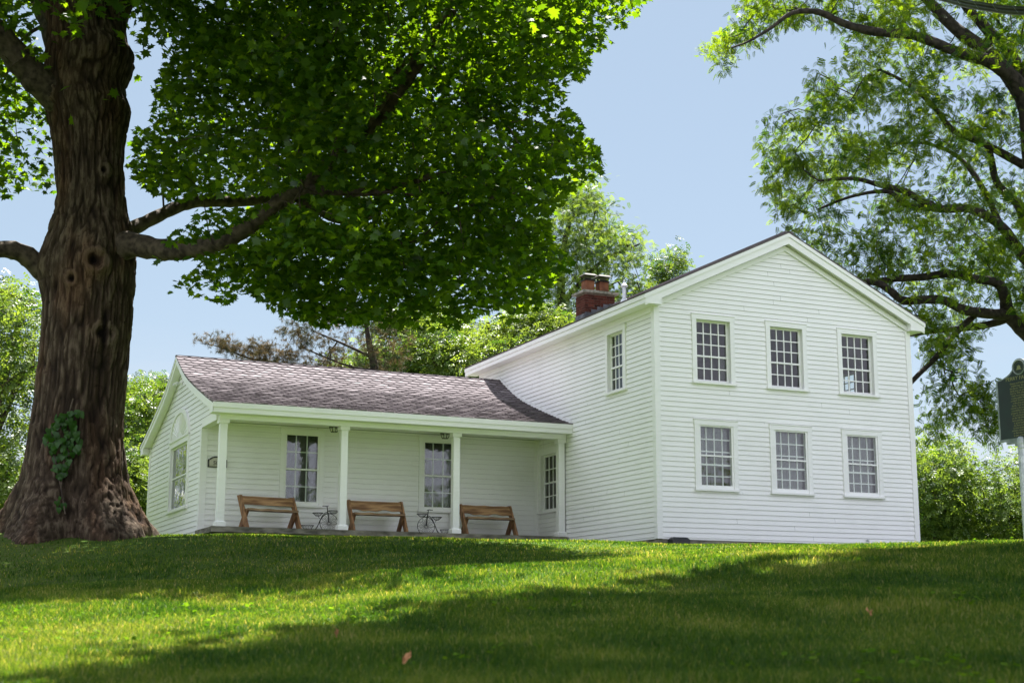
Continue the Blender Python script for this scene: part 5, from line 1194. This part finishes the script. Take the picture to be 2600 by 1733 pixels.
# ---------------------------------------------------------------- grass
def grass(N, D0, D1, h, wbase, pw, side=False):
    u = rng.random(N); D = D0*(D1/D0)**(u**pw); lat = rng.uniform(-1, 1, N)*(D*.385+.8)
    if side: lat = np.sign(lat)*((D*.385+.8)+rng.random(N)*(D*.22+2.2))
    x = CAM[0]+D*math.sin(YAW)+lat*math.cos(YAW); y = CAM[1]+D*math.cos(YAW)-lat*math.sin(YAW)
    # keep clear of house and slab
    keep = ~((x > -.02) & (x < W+.02) & (y > -.02)) & ~((x > -8.9) & (x < .1) & (y > 4.5)) & ~((x > -8.9) & (x < 0) & (y > 12.9)) & (np.hypot(x-mbase[0], y-mbase[1]) > .95)
    x, y, D = x[keep], y[keep], D[keep]; N = len(x)
    cl = noise(x*1.1, y*1.1, 0*x+3); c2 = noise(x*3.7, y*3.7, 0*x+9)
    thin = rng.random(N) < np.clip(.35+1.3*c2, 0, 1); x, y, D, cl, c2 = x[thin], y[thin], D[thin], cl[thin], c2[thin]; N = len(x)
    dm_ = np.hypot(x-mbase[0], y-mbase[1]); k_ = rng.random(N) < np.clip((dm_-.9)/3.2+.15, 0, 1); x, y, D, cl, c2 = x[k_], y[k_], D[k_], cl[k_], c2[k_]; N = len(x)
    z = gz(x, y)-.004; H = np.clip(1.25-(D-20)/22, .55, 1)*h*rng.uniform(.55, 1.25, N)*(.65+.7*cl)
    wd = (2. if side else 1.)*wbase*rng.uniform(.7, 1.3, N)*np.clip(D/9, .55, 4)
    az = rng.uniform(0, 2*math.pi, N); ln = rng.uniform(.1, .9, N)*H; az2 = rng.uniform(0, 2*math.pi, N)
    bx_, by_ = np.cos(az)*wd/2, np.sin(az)*wd/2; lx, ly = np.cos(az2)*ln, np.sin(az2)*ln
    V = np.zeros((N, 5, 3)); 
    V[:, 0] = np.stack([x-bx_, y-by_, z], 1); V[:, 1] = np.stack([x+bx_, y+by_, z], 1)
    V[:, 2] = np.stack([x+bx_*.8+lx*.35, y+by_*.8+ly*.35, z+H*.6], 1); V[:, 3] = np.stack([x-bx_*.8+lx*.35, y-by_*.8+ly*.35, z+H*.6], 1)
    V[:, 4] = np.stack([x+lx, y+ly, z+H*(.98-.25*(ln/H))], 1)
    b = np.arange(N)[:, None]*5
    F = np.concatenate([b+np.array([[0, 1, 2]]), b+np.array([[0, 2, 3]]), b+np.array([[3, 2, 4]])])
    tn = np.clip(.35+.22*(noise(x*.45, y*.45, 0*x+20)-.5)+.5*(noise(x*2.1, y*2.1, 0*x+60)-.5)+rng.normal(0, .17, N)+(rng.random(N) < .07)*.5, 0, 1)
    return V.reshape(-1, 3), F, np.repeat(tn, 5)
A = [grass(480000, 4.6, 13.5, .048, .0036, .85), grass(360000, 12.5, 46, .045, .0045, .8), grass(170000, 3.2, 46, .05, .0045, .85, True)]
off = 0; VV, FF, TT = [], [], []
for V, F, t in A: VV.append(V); FF.append(F+off); TT.append(t); off += len(V)
tag(fastmesh('lawn_grass', np.concatenate(VV), np.concatenate(FF), M['grass'], None, np.concatenate(TT)), 'short lawn grass covering the slope below the house', 'grass', kind='stuff')
# broad-leaved weeds in the lawn (uncountable)
N = 900; u = rng.random(N); D = 4.8*(20/4.8)**u; lat = rng.uniform(-1, 1, N)*(D*.38); pc = fpt(0, 0, 0)
x = CAM[0]+D*math.sin(YAW)+lat*math.cos(YAW); y = CAM[1]+D*math.cos(YAW)-lat*math.sin(YAW); k = noise(x*.8, y*.8, 0*x+40) > .6
x, y = x[k], y[k]; Pq = np.stack([x, y, gz(x, y)+rng.uniform(.02, .055, len(x))], 1); Pq = np.repeat(Pq, 4, 0)+rng.normal(0, .02, (len(x)*4, 3))*np.array([1, 1, .4])
wd = leaves('weed_leaves', 'leaf', Pq, .035, 'weed', None, (0, 0, 0), (-.5, .3), .3); tag(wd, 'broad-leaved weeds scattered through the lawn', 'weeds', kind='stuff')
# a few fallen orange leaves
for (px, py, lb) in ((772, 1473, 'curled russet fallen leaf on the near lawn, left of centre'), (1999, 1421, 'small orange fallen leaf in the shaded near lawn at the right'), (1725, 1263, 'tiny orange fallen leaf on the sunlit lawn below the gable wall'), (931, 1535, 'yellowish fallen leaf at the bottom of the near lawn')):
    best = None
    for D in np.arange(4.5, 31, .05):
        p = at(px, py, D)
        if p[2] < float(gz(p[0], p[1]))+.03: best = p; break
    if best is None: continue
    best[2] = float(gz(best[0], best[1]))+.05
    T, F = leaf_tpl('maple'); m_ = MB(); s = .032
    for f in F: m_.poly([(T[i][0]*s, T[i][1]*s*.9, .02*math.sin(T[i][0]*5)+abs(T[i][0])*.03+T[i][1]*.03) for i in f])
    o = m_.build('fallen_leaf', M['leafb']); o.location = best; o.rotation_euler = (.5, .2, rng.uniform(0, 6)); tag(o, lb, 'leaf', 'fallen leaves on the lawn')
print('OBJ', len(bpy.data.objects))
